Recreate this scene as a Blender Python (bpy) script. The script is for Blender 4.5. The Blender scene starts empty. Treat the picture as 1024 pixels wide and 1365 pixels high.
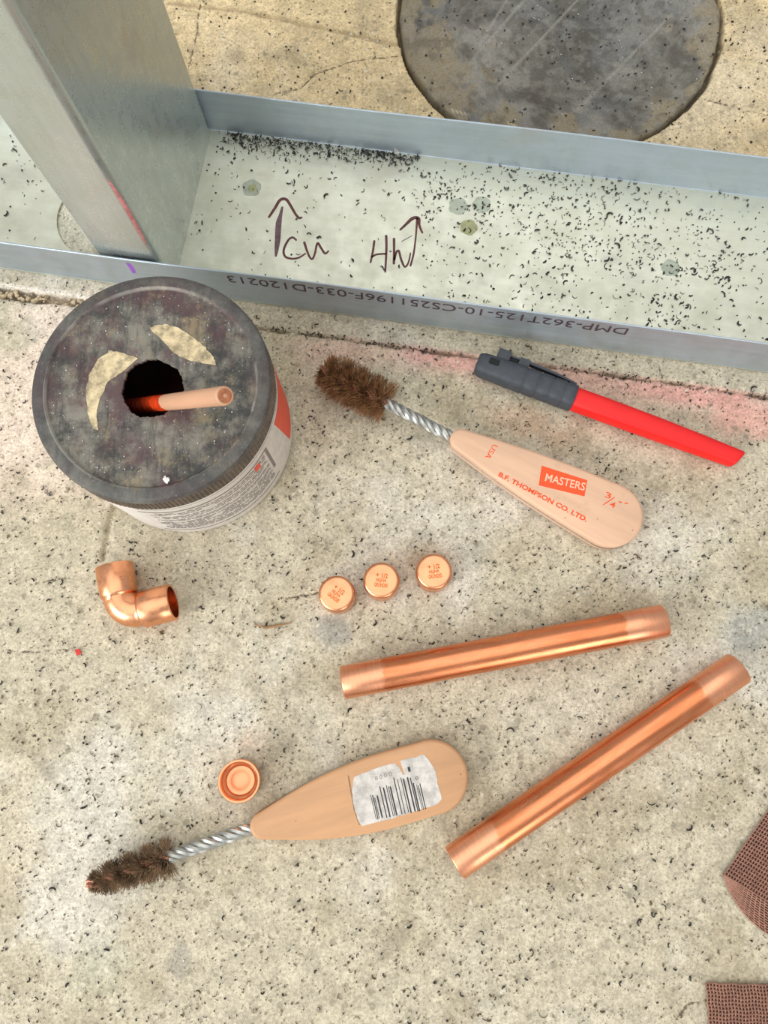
import bpy, bmesh, math, random
import numpy as np
from mathutils import Vector, Matrix, Euler

# ------------------------------------------------------------------ camera
S = 0.001                                   # everything below is written in millimetres
F_PX, CX, CY = 1000.0, 512.0, 682.5         # focal length and centre for a 1024 x 1365 frame
H = 375.73                                  # height of the phone above the slab
NADIR = (533.0, 902.0)                      # where vertical lines meet in the picture
_d = np.array([(NADIR[0] - CX) / F_PX, (NADIR[1] - CY) / F_PX, 1.0]); _d /= np.linalg.norm(_d)
_Z = -_d
_X = np.array([1.0, 0, 0]) - _Z * _Z[0]; _X /= np.linalg.norm(_X)
_Y = np.cross(_Z, _X)
ROT = np.stack([_X, _Y, _Z])                # camera (x right, y down, z forward) -> world

sc = bpy.context.scene
col = sc.collection
cam_d = bpy.data.cameras.new('camera')
cam = bpy.data.objects.new('camera', cam_d); col.objects.link(cam)
cam_d.sensor_fit = 'VERTICAL'; cam_d.sensor_height = 36.0; cam_d.lens = 36.0 * F_PX / 1365.0
cam_d.clip_start = 0.01; cam_d.clip_end = 50
m = Matrix.Identity(4)
for i in range(3):
    m[i][0] = ROT[i, 0]; m[i][1] = -ROT[i, 1]; m[i][2] = -ROT[i, 2]
m[2][3] = H * S
cam.matrix_world = m
sc.camera = cam

# ------------------------------------------------------------------ world and lights
w = bpy.data.worlds.new('world'); sc.world = w; w.use_nodes = True
bg = w.node_tree.nodes['Background']
bg.inputs[0].default_value = (0.95, 0.98, 1.0, 1); bg.inputs[1].default_value = 0.46

def area(name, loc, target, sx, sy, watts, color):
    d = bpy.data.lights.new(name, 'AREA'); d.shape = 'RECTANGLE'; d.size = sx; d.size_y = sy
    d.energy = watts; d.color = color
    o = bpy.data.objects.new(name, d); col.objects.link(o); o.location = loc
    o.rotation_euler = (Vector(target) - Vector(loc)).to_track_quat('-Z', 'Y').to_euler()
    return o
area('ceiling_lamp', (-0.15, 0.35, 2.4), (0, 0.1, 0), 3.4, 2.8, 34, (1.0, 0.985, 0.955))
area('window_light', (-1.6, -1.15, 1.0), (0, 0.15, 0), 1.5, 1.0, 40, (0.95, 0.98, 1.0))
area('copper_highlight_light', (0.95, -1.85, 0.75), (0, 0.1, 0), 0.6, 1.1, 9, (1.0, 0.98, 0.95))  # unseen light added for highlights along the copper's lower edges
vs = sc.view_settings
vs.view_transform = 'Standard'; vs.look = 'None'; vs.gamma = 1.0; vs.use_curve_mapping = False
vs.exposure = 0.17

# ------------------------------------------------------------------ helpers
rng = np.random.default_rng(7); random.seed(7)

def U(px, py, z=0.0):
    """point of the scene (mm) at height z that the photograph shows at this pixel"""
    r = ROT @ np.array([(px - CX) / F_PX, (py - CY) / F_PX, 1.0])
    t = (z - H) / r[2]
    return np.array([0, 0, H]) + t * r

def ray_local(px, py, M, zl):
    """same, on the plane z = zl of a thing with matrix M (metres); answer in the thing's mm"""
    r = Vector(ROT @ np.array([(px - CX) / F_PX, (py - CY) / F_PX, 1.0]))
    Mi = M.inverted(); o = Mi @ Vector((0, 0, H * S)); d = Mi.to_3x3() @ r
    t = (zl * S - o.z) / d.z
    p = (o + d * t) / S
    return np.array([p.x, p.y])

def lin(r, g, b):
    f = lambda c: (c / 255.0) / 12.92 if c <= 10 else (((c / 255.0) + 0.055) / 1.055) ** 2.4
    return (f(r), f(g), f(b))

def lin4(r, g, b): return (*lin(r, g, b), 1.0)

class MB:
    def __init__(s): s.v = []; s.f = []
    def add(s, vs_, fs):
        o = len(s.v); s.v.extend([tuple(map(float, v)) for v in vs_]); s.f.extend([tuple(i + o for i in f) for f in fs]); return s
    def rings(s, rings, closed=True, cap0=False, cap1=False, loop=False):
        n = len(rings[0]); vs_ = [p for r in rings for p in r]; fs = []
        R_ = len(rings)
        for a in range(R_ if loop else R_ - 1):
            b = (a + 1) % R_
            for i in range(n if closed else n - 1):
                j = (i + 1) % n
                fs.append((a * n + i, a * n + j, b * n + j, b * n + i))
        if cap0: fs.append(tuple(range(n - 1, -1, -1)))
        if cap1: fs.append(tuple((R_ - 1) * n + i for i in range(n)))
        return s.add(vs_, fs)
    def box(s, c, h, rot=0.0):
        cx, cy, cz = c; hx, hy, hz = h; ca, sa = math.cos(rot), math.sin(rot)
        vs_ = []
        for dz in (-hz, hz):
            for dx, dy in ((-hx, -hy), (hx, -hy), (hx, hy), (-hx, hy)):
                vs_.append((cx + dx * ca - dy * sa, cy + dx * sa + dy * ca, cz + dz))
        return s.add(vs_, [(3, 2, 1, 0), (4, 5, 6, 7), (0, 1, 5, 4), (1, 2, 6, 5), (2, 3, 7, 6), (3, 0, 4, 7)])
    def tube(s, pts, r, n=8, cap=True):
        pts = [np.array(p, float) for p in pts]; rr = r if hasattr(r, '__len__') else [r] * len(pts)
        rings = []; up = np.array([0, 0, 1.0])
        prev = None
        for i, p in enumerate(pts):
            t = pts[min(i + 1, len(pts) - 1)] - pts[max(i - 1, 0)]; t /= np.linalg.norm(t) + 1e-12
            a = prev if prev is not None else (up if abs(t[2]) < 0.9 else np.array([1.0, 0, 0]))
            a = a - t * (a @ t); a /= np.linalg.norm(a) + 1e-12; prev = a
            b = np.cross(t, a)
            rings.append([p + rr[i] * (math.cos(2 * math.pi * k / n) * a + math.sin(2 * math.pi * k / n) * b) for k in range(n)])
        return s.rings(rings, cap0=cap, cap1=cap)
    def lathe(s, prof, n=64, c=(0, 0), teeth=None, loop=False):
        rings = []
        for (r, z) in prof:
            rings.append([(c[0] + r * math.cos(2 * math.pi * k / n), c[1] + r * math.sin(2 * math.pi * k / n), z) for k in range(n)])
        return s.rings(rings, loop=loop)
    def build(s, name, mat, parent=None, smooth=True, angle=40, loc=None):
        me = bpy.data.meshes.new(name)
        me.from_pydata([(x * S, y * S, z * S) for x, y, z in s.v], [], s.f)
        bm = bmesh.new(); bm.from_mesh(me); bmesh.ops.recalc_face_normals(bm, faces=bm.faces); bm.to_mesh(me); bm.free()
        return link(name, me, mat, parent, smooth, angle, loc)

def link(name, me, mat, parent=None, smooth=True, angle=40, loc=None):
    me.name = name
    o = bpy.data.objects.new(name, me); col.objects.link(o)
    if mat: me.materials.clear(); me.materials.append(mat)
    if smooth:
        me.shade_smooth()
        if angle < 180: me.set_sharp_from_angle(angle=math.radians(angle))
    if parent: o.parent = parent
    if loc is not None: o.location = [c * S for c in loc]
    return o

def tag(o, label=None, cat=None, group=None, kind=None):
    if label: o['label'] = label
    if cat: o['category'] = cat
    if group: o['group'] = group
    if kind: o['kind'] = kind
    return o

def thing(name, label, cat, loc=(0, 0, 0), rot=(0, 0, 0), group=None):
    o = bpy.data.objects.new(name, None); col.objects.link(o)
    o.empty_display_size = 0.01
    o.location = [c * S for c in loc]; o.rotation_euler = rot
    return tag(o, label, cat, group)

def M_of(o): return Matrix.LocRotScale(o.location, o.rotation_euler, None)

# numpy value noise --------------------------------------------------
def vnoise(x, y, seed=0):
    xi = np.floor(x).astype(np.int64); yi = np.floor(y).astype(np.int64); fx = x - xi; fy = y - yi
    fx = fx * fx * (3 - 2 * fx); fy = fy * fy * (3 - 2 * fy)
    def h(a, b):
        n = (a * 374761393 + b * 668265263 + seed * 974711) & 0x7fffffff
        n = ((n ^ (n >> 13)) * 1274126177) & 0x7fffffff
        return ((n ^ (n >> 16)) & 0xffff) / 65535.0
    return (h(xi, yi) * (1 - fx) + h(xi + 1, yi) * fx) * (1 - fy) + (h(xi, yi + 1) * (1 - fx) + h(xi + 1, yi + 1) * fx) * fy
def fbm(x, y, sc_, oct=4, seed=0):
    v = 0; a = 0.5; t = 0
    for k in range(oct):
        v = v + a * vnoise(x / sc_ * 2 ** k + 17.3 * k, y / sc_ * 2 ** k - 9.1 * k, seed + k); t += a; a *= 0.55
    return v / t
def sstep(a, b, x):
    t = np.clip((x - a) / (b - a), 0, 1); return t * t * (3 - 2 * t)

# ------------------------------------------------------------------ materials
JX, JY, JR, JH, JL = -108.5, 124.75, 53.0, 69.6, 55.8        # the jar: place, radius, height, height of the lid's lower edge
class NT:
    def __init__(s, name):
        s.m = bpy.data.materials.new(name); s.m.use_nodes = True; s.t = s.m.node_tree; s.b = s.t.nodes['Principled BSDF']
        s._c = None
    def n(s, typ, **kw):
        nd = s.t.nodes.new(typ)
        for k, v in kw.items(): setattr(nd, k, v)
        return nd
    def l(s, a, b): s.t.links.new(a, b)
    def mm(s, scale=(1, 1, 1), rot=(0, 0, 0)):
        tc = s.n('ShaderNodeTexCoord'); mp = s.n('ShaderNodeMapping')
        mp.inputs['Scale'].default_value = [c * 1000 for c in scale]; mp.inputs['Rotation'].default_value = rot
        s.l(tc.outputs['Object'], mp.inputs[0]); return mp.outputs[0]
    def noise(s, scale, detail=4, rough=0.6, vec=None, dist=0.0):
        nd = s.n('ShaderNodeTexNoise'); nd.inputs['Scale'].default_value = scale; nd.inputs['Detail'].default_value = detail
        nd.inputs['Roughness'].default_value = rough; nd.inputs['Distortion'].default_value = dist
        s.l(vec if vec is not None else s.mm(), nd.inputs['Vector']); return nd.outputs[0]
    def voro(s, scale, vec=None, feature='F1'):
        nd = s.n('ShaderNodeTexVoronoi', feature=feature); nd.inputs['Scale'].default_value = scale
        s.l(vec if vec is not None else s.mm(), nd.inputs['Vector']); return nd
    def ramp(s, fac, a, b, ca=0.0, cb=1.0):
        nd = s.n('ShaderNodeMapRange'); nd.interpolation_type = 'SMOOTHSTEP'
        nd.inputs['From Min'].default_value = a; nd.inputs['From Max'].default_value = b
        nd.inputs['To Min'].default_value = ca; nd.inputs['To Max'].default_value = cb
        s.l(fac, nd.inputs['Value']); return nd.outputs[0]
    def math(s, op, a, b=None):
        nd = s.n('ShaderNodeMath', operation=op)
        for i, x in enumerate((a, b)):
            if x is None: continue
            if isinstance(x, (int, float)): nd.inputs[i].default_value = x
            else: s.l(x, nd.inputs[i])
        return nd.outputs[0]
    def mix(s, fac, a, b, blend='MIX'):
        nd = s.n('ShaderNodeMix', data_type='RGBA', blend_type=blend)
        for i, x in ((0, fac), (6, a), (7, b)):
            if isinstance(x, (int, float)): nd.inputs[i].default_value = x
            elif isinstance(x, tuple): nd.inputs[i].default_value = x if len(x) == 4 else (*x, 1)
            else: s.l(x, nd.inputs[i])
        return nd.outputs[2]
    def set(s, color=None, rough=None, metal=None, spec=None, coat=None):
        for k, x in (('Base Color', color), ('Roughness', rough), ('Metallic', metal), ('Specular IOR Level', spec), ('Coat Weight', coat)):
            if x is None: continue
            if isinstance(x, (int, float)): s.b.inputs[k].default_value = x
            elif isinstance(x, tuple): s.b.inputs[k].default_value = x if len(x) == 4 else (*x, 1)
            else: s.l(x, s.b.inputs[k])
        return s
    def bump(s, h, strength=0.3, dist=0.0005):
        nd = s.n('ShaderNodeBump'); nd.inputs['Strength'].default_value = strength; nd.inputs['Distance'].default_value = dist
        s.l(h, nd.inputs['Height']); s.l(nd.outputs[0], s.b.inputs['Normal']); return s
    def attr(s, name):
        nd = s.n('ShaderNodeAttribute'); nd.attribute_name = name; return nd

def plain(name, rgb, rough=0.6, metal=0.0, var=0.12, scale=0.3, spec=0.5):
    t = NT(name); c = lin(*rgb)
    f = t.ramp(t.noise(scale, 5, 0.65), 0.3, 0.7)
    t.set(t.mix(f, tuple(x * (1 - var) for x in c), tuple(min(1, x * (1 + var)) for x in c)), rough, metal, spec)
    return t.m

def mat_concrete():
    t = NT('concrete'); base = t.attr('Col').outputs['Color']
    v = t.mm()
    n1 = t.ramp(t.noise(0.11, 5, 0.7, v), 0.3, 0.7, 0.82, 1.13)
    n2 = t.ramp(t.noise(0.75, 4, 0.7, v), 0.32, 0.68, 0.74, 1.16)
    c = t.mix(1.0, base, t.math('MULTIPLY', n1, n2), 'MULTIPLY')
    # exposed aggregate: soft grey stones, only some of the cells
    warp = t.n('ShaderNodeVectorMath', operation='ADD'); t.l(v, warp.inputs[0])
    nz = t.n('ShaderNodeTexNoise'); nz.inputs['Scale'].default_value = 0.5; t.l(v, nz.inputs['Vector'])
    sc2 = t.n('ShaderNodeVectorMath', operation='SCALE'); sc2.inputs[3].default_value = 2.2; t.l(nz.outputs['Color'], sc2.inputs[0])
    t.l(sc2.outputs[0], warp.inputs[1])
    for scale, thr, rad, colr, amt in ((0.17, 0.80, 0.34, (138, 129, 110), 0.6), (0.42, 0.72, 0.36, (128, 116, 92), 0.65), (0.30, 0.86, 0.36, (226, 216, 196), 0.6)):
        vo = t.voro(scale, warp.outputs[0])
        sep = t.n('ShaderNodeSeparateColor'); t.l(vo.outputs['Color'], sep.inputs[0])
        pick = t.ramp(sep.outputs[0], thr, thr + 0.06)
        disc = t.ramp(vo.outputs['Distance'], rad, rad * 0.6)
        c = t.mix(t.math('MULTIPLY', t.math('MULTIPLY', pick, disc), amt), c, lin4(*colr))
    # small dark pits
    vo = t.voro(0.85, warp.outputs[0]); sep = t.n('ShaderNodeSeparateColor'); t.l(vo.outputs['Color'], sep.inputs[0])
    pit = t.math('MULTIPLY', t.ramp(sep.outputs[1], 0.70, 0.80), t.ramp(vo.outputs['Distance'], 0.34, 0.18))
    pit = t.math('MULTIPLY', pit, t.ramp(t.noise(0.05, 3, 0.6, v), 0.35, 0.6, 0.35, 1.0))
    c = t.mix(t.math('MULTIPLY', pit, 0.72), c, lin4(96, 84, 62))
    vo = t.voro(1.5, warp.outputs[0]); sep = t.n('ShaderNodeSeparateColor'); t.l(vo.outputs['Color'], sep.inputs[0])
    sp = t.math('MULTIPLY', t.ramp(sep.outputs[2], 0.72, 0.82), t.ramp(vo.outputs['Distance'], 0.42, 0.2))
    c = t.mix(t.math('MULTIPLY', sp, 0.5), c, lin4(112, 94, 66))
    # hairline cracks, dirt in them
    cd = t.attr('crack').outputs['Fac']
    wob = t.math('ADD', cd, t.ramp(t.noise(0.5, 3, 0.7, v), 0.3, 0.7, -0.35, 0.45))
    c = t.mix(t.ramp(wob, 0.75, 0.15, 0.0, 0.8), c, lin4(74, 62, 46))
    t.set(c, 0.85, 0.0, 0.25)
    hh = t.math('SUBTRACT', t.math('ADD', t.noise(0.6, 6, 0.7, v), 0.0), t.math('MULTIPLY', pit, 0.8))
    t.bump(hh, 0.35, 0.0007)
    return t.m

def mat_galv(name, rgb, rough=0.42, streak=(1, 0.04, 1), amount=0.12, dirt=0.0, dirtcol=(170, 160, 130), metal=1.0):
    t = NT(name); c = lin(*rgb)
    st = t.ramp(t.noise(0.25, 5, 0.7, t.mm(streak)), 0.25, 0.75)
    cl = t.ramp(t.noise(0.035, 5, 0.65, t.mm()), 0.3, 0.7)
    a = t.mix(st, tuple(x * (1 - amount) for x in c), tuple(min(1, x * (1 + amount)) for x in c))
    a = t.mix(t.math('MULTIPLY', cl, 0.35), a, tuple(min(1, x * 1.15) for x in c))
    sm = t.ramp(t.noise(0.03, 5, 0.65, t.mm((0.5, 1, 1), (0.2, 0.1, 0.7))), 0.55, 0.75)
    a = t.mix(t.math('MULTIPLY', sm, 0.5 if dirt else 0.0), a, lin4(176, 168, 160))
    met = metal
    if dirt:
        d = t.math('MULTIPLY', t.ramp(t.noise(0.05, 6, 0.7, t.mm()), 0.3, 0.72), dirt)
        a = t.mix(d, a, lin4(*dirtcol))
        met = t.math('SUBTRACT', metal, d)
    t.set(a, t.ramp(t.noise(0.12, 5, 0.7, t.mm()), 0.3, 0.7, rough - 0.07, rough + 0.1), met)
    t.bump(st, 0.05, 0.0002)
    return t.m

def mat_copper(name, rgb=(226, 140, 92), rough=0.26, ends=None, st=0.12):
    t = NT(name); c = lin(*rgb)
    n = t.ramp(t.noise(0.15, 5, 0.7, t.mm((st, 1, 1))), 0.3, 0.72)
    a = t.mix(n, tuple(x * 0.84 for x in c), tuple(min(1, x * 1.06) for x in c))
    r = t.ramp(t.noise(0.3, 4, 0.7, t.mm((st, 1, 1))), 0.3, 0.7, rough - 0.05, rough + 0.08)
    if ends:                                  # the two ends are sanded bright, the middle keeps its brown skin
        L, b0, b1 = ends
        tc = t.n('ShaderNodeTexCoord'); sx = t.n('ShaderNodeSeparateXYZ'); t.l(tc.outputs['Object'], sx.inputs[0])
        x = t.math('ADD', t.math('MULTIPLY', sx.outputs[0], 1000.0), t.ramp(t.noise(0.25, 3, 0.6), 0.3, 0.7, -1.1, 1.1))
        e = t.math('MAXIMUM', t.ramp(x, b0 + 1.2, b0 - 1.2), t.ramp(x, L - b1 - 1.2, L - b1 + 1.2))
        ring = t.noise(1.4, 3, 0.8, t.mm((2.4, 0.05, 0.05)))
        old = t.mix(t.ramp(t.noise(0.09, 5, 0.7, t.mm((0.3, 1.4, 1.4)), 0.6), 0.35, 0.7), lin4(232, 150, 106), lin4(212, 126, 82))
        new = t.mix(t.ramp(ring, 0.3, 0.7), lin4(234, 158, 118), lin4(246, 180, 142))
        a = t.mix(e, old, new)
        r = t.math('ADD', t.math('MULTIPLY', e, 0.06), r)
        t.bump(t.math('MULTIPLY', ring, e), 0.12, 0.0002)
    t.set(a, r, 1.0)
    return t.m

def mat_attr(name, rough=0.8, spec=0.3, fine=0.8):
    t = NT(name); base = t.attr('Col').outputs['Color']
    n = t.ramp(t.noise(fine, 5, 0.7), 0.3, 0.7, 0.8, 1.15)
    t.set(t.mix(1.0, base, n, 'MULTIPLY'), rough, 0.0, spec); t.bump(t.noise(0.5, 6, 0.7), 0.35, 0.0006)
    return t.m

def mat_lid():
    t = NT('lid_plastic'); v = t.mm()
    a = t.mix(t.ramp(t.noise(0.05, 6, 0.75, v), 0.38, 0.62), lin4(56, 56, 53), lin4(132, 127, 115))
    a = t.mix(t.ramp(t.noise(0.04, 5, 0.7, t.mm((1, 1, 1), (0.3, 0.4, 1.1))), 0.42, 0.62, 0, 0.85), a, lin4(86, 60, 62))
    a = t.mix(t.ramp(t.noise(0.07, 5, 0.75, t.mm((1, 1, 1), (1.3, 0.2, 0.5))), 0.5, 0.68, 0, 0.7), a, lin4(146, 130, 100))
    a = t.mix(t.ramp(t.noise(0.25, 4, 0.8, t.mm((1, 0.15, 1), (0, 0, 0.4))), 0.48, 0.68, 0, 0.6), a, lin4(44, 46, 46))
    vo = t.voro(0.7, v); sep = t.n('ShaderNodeSeparateColor'); t.l(vo.outputs['Color'], sep.inputs[0])
    sp = t.math('MULTIPLY', t.ramp(sep.outputs[0], 0.88, 0.92), t.ramp(vo.outputs['Distance'], 0.28, 0.12))
    a = t.mix(t.math('MULTIPLY', sp, 0.7), a, lin4(190, 178, 170))
    sx = t.n('ShaderNodeSeparateXYZ'); t.l(v, sx.inputs[0])
    rad = t.math('SQRT', t.math('ADD', t.math('MULTIPLY', sx.outputs[0], sx.outputs[0]), t.math('MULTIPLY', sx.outputs[1], sx.outputs[1])))
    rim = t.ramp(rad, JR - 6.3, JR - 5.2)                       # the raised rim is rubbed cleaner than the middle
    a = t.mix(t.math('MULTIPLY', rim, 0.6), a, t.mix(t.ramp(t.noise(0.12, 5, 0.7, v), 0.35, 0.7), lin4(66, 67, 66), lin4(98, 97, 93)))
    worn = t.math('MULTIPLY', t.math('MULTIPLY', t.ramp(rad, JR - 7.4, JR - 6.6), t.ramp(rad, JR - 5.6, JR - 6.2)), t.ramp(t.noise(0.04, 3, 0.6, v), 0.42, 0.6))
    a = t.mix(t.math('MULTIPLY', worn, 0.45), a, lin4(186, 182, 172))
    skirt = t.ramp(sx.outputs[2], JH - 2.2, JH - 3.4)
    a = t.mix(t.math('MULTIPLY', skirt, 0.75), a, t.mix(t.ramp(t.noise(0.15, 4, 0.7, v), 0.3, 0.7), lin4(92, 80, 70), lin4(122, 106, 92)))
    t.set(a, t.ramp(t.noise(0.1, 4, 0.7, v), 0.3, 0.7, 0.42, 0.68), 0.0, 0.4)
    t.bump(t.noise(0.5, 6, 0.75, v), 0.3, 0.0006)
    return t.m

def mat_wood(name, rgb=(222, 178, 140)):
    t = NT(name); c = lin(*rgb)
    g = t.ramp(t.noise(0.12, 5, 0.65, t.mm((0.12, 1, 1))), 0.3, 0.7)
    a = t.mix(g, tuple(x * 0.90 for x in c), tuple(min(1, x * 1.07) for x in c))
    a = t.mix(t.ramp(t.noise(0.06, 6, 0.75), 0.56, 0.8, 0, 0.45), a, lin4(168, 126, 92))
    vo = t.voro(0.28); sep = t.n('ShaderNodeSeparateColor'); t.l(vo.outputs['Color'], sep.inputs[0])
    sp = t.math('MULTIPLY', t.ramp(sep.outputs[0], 0.9, 0.93), t.ramp(vo.outputs['Distance'], 0.14, 0.06))
    a = t.mix(t.math('MULTIPLY', sp, 0.7), a, lin4(110, 78, 58))
    t.set(a, 0.5, 0.0, 0.4); t.bump(t.noise(0.4, 4, 0.6, t.mm((0.2, 1, 1))), 0.08, 0.0003)
    return t.m

MAT = dict(
    concrete=mat_concrete(),
    web=mat_galv('galvanised_web', (222, 223, 206), 0.5, (0.05, 1, 1), 0.06, 0.55, (196, 193, 168)),
    flange=mat_galv('galvanised_flange', (178, 190, 198), 0.42, (0.05, 1, 1), 0.10, 0.35, (150, 158, 168), 0.8),
    stud=mat_galv('galvanised_stud', (192, 198, 194), 0.29, (1, 1, 0.10), 0.07, 0.2, (150, 156, 148), 0.82),
    plug=mat_attr('plug_cement', 0.75, 0.35),
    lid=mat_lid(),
    tin_body=plain('jar_white', (228, 222, 214), 0.45, 0, 0.06, 0.1),
    label_paper=plain('label_paper', (214, 206, 196), 0.6, 0, 0.1, 0.2),
    label_ink=plain('label_ink', (136, 128, 122), 0.7, 0, 0.2, 0.8),
    label_orange=plain('label_orange', (232, 84, 58), 0.5, 0, 0.06),
    flux=plain('flux_paste', (50, 18, 12), 0.3, 0, 0.4, 0.08),
    flux_red=plain('flux_smear', (214, 66, 26), 0.25, 0, 0.35, 0.25),
    rod=mat_wood('brush_rod', (202, 154, 122)),
    rod_end=plain('rod_end_grain', (170, 106, 72), 0.7, 0, 0.25, 0.4),
    sticker=plain('sticker_rest', (188, 170, 134), 0.75, 0, 0.55, 0.2),
    wood=mat_wood('handle_wood', (222, 180, 148)),
    wood2=mat_wood('handle_wood_worn', (202, 154, 112)),
    wire=plain('steel_wire', (186, 186, 180), 0.42, 1.0, 0.15, 0.5),
    wire_old=plain('rusty_wire', (176, 124, 100), 0.5, 0.6, 0.25, 0.5),
    bristle=plain('bristle_wire', (152, 112, 76), 0.5, 0.1, 0.6, 0.25),
    bristle2=plain('bristle_wire_dark', (144, 120, 94), 0.5, 0.1, 0.7, 0.2),
    print_orange=plain('orange_print', (236, 82, 30), 0.6, 0, 0.1, 0.8),
    print_pale=plain('pale_print', (238, 190, 158), 0.6, 0, 0.05),
    paper=plain('label_sticker', (200, 193, 184), 0.6, 0, 0.24, 0.22),
    black_print=plain('black_print', (52, 50, 50), 0.7, 0, 0.5, 0.6),
    red=plain('red_plastic', (232, 18, 15), 0.5, 0, 0.05, 0.1),
    cap_grey=plain('charcoal_plastic', (62, 66, 72), 0.6, 0, 0.15, 0.3),
    slot=plain('slot_black', (20, 20, 20), 0.8, 0, 0.1),
    copper=mat_copper('copper_fitting', (244, 172, 128), 0.3, None, 1.0),
    copper_pipe=mat_copper('copper_pipe_a', rough=0.28, ends=(158, 20, 21)),
    copper_pipe_b=mat_copper('copper_pipe_b', rough=0.28, ends=(162, 23, 23)),
    copper_stamp=plain('copper_stamp', (206, 104, 40), 0.6, 0.4, 0.1),
    ink=plain('marker_ink', (92, 44, 44), 0.5, 0, 0.3, 0.5),
    ink_dark=plain('marker_ink_dry', (104, 78, 84), 0.6, 0, 0.3, 0.6),
    code_ink=plain('code_ink', (72, 52, 60), 0.6, 0, 0.2),
    spot=plain('adhesive_spot', (160, 160, 118), 0.5, 0, 0.14, 0.3),
    spot_grey=plain('damp_spot', (170, 176, 158), 0.5, 0, 0.12, 0.3),
    purple=plain('purple_marker', (150, 84, 190), 0.5, 0, 0.15),
    red_rub=plain('red_paint_rub', (208, 132, 130), 0.55, 0, 0.3, 0.3),
    swarf=plain('dark_swarf', (44, 42, 38), 0.5, 0.2, 0.5, 0.3),
    grit=plain('brown_grit', (98, 84, 60), 0.7, 0.0, 0.4, 0.3),
    stone=plain('stone_crumb', (196, 176, 144), 0.9, 0.0, 0.3, 0.2),
    swarf_bright=plain('bright_swarf', (214, 210, 204), 0.4, 0.4, 0.2),
    cloth=plain('abrasive_thread', (152, 110, 92), 0.85, 0, 0.2, 0.4),
    cloth_back=plain('abrasive_back', (88, 60, 50), 0.9, 0, 0.25, 0.3),
    red_chip=plain('red_chip', (206, 44, 34), 0.5),
    rust=plain('rust_smear', (150, 112, 78), 0.8, 0, 0.3, 0.4),
)

# ------------------------------------------------------------------ the track's frame
TA = math.radians(-8.95)
TU = np.array([math.cos(TA), math.sin(TA), 0]); TV = np.array([-math.sin(TA), math.cos(TA), 0])
TQ = np.array([-88.7, 201.8, 0.0])          # a point on the track's front foot
TW = 104.8                                  # width of the web
def track_uv(x, y): return (x - TQ[0]) * TU[0] + (y - TQ[1]) * TU[1], (x - TQ[0]) * TV[0] + (y - TQ[1]) * TV[1]

# ------------------------------------------------------------------ floor
PLUG_C, PLUG_R = (96.7, 385.9), 95.4
def seg_dist(X, Y, pts):
    d = np.full(X.shape, 1e9)
    for (ax, ay), (bx, by) in zip(pts[:-1], pts[1:]):
        dx, dy = bx - ax, by - ay
        t = np.clip(((X - ax) * dx + (Y - ay) * dy) / (dx * dx + dy * dy + 1e-9), 0, 1)
        d = np.minimum(d, np.hypot(X - ax - t * dx, Y - ay - t * dy))
    return d
def pxline(*pts): return [tuple(U(px, py)[:2]) for px, py in pts]

CRACKS = [pxline((365, 124), (400, 116), (420, 98), (470, 80), (530, 72)),
          pxline((268, -5), (262, 40), (250, 92)),
          pxline((0, 866), (45, 869), (100, 863)),
          pxline((48, 778), (88, 768)), pxline((380, 800), (424, 790)),
          pxline((940, 132), (985, 142), (1024, 152)),
          pxline((905, 1358), (922, 1340), (945, 1336)),
          pxline((912, 400), (916, 420)), pxline((880, 488), (884, 505))]
SOFT = [pxline((225, 2), (330, 14), (430, 36), (530, 58)),]

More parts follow.
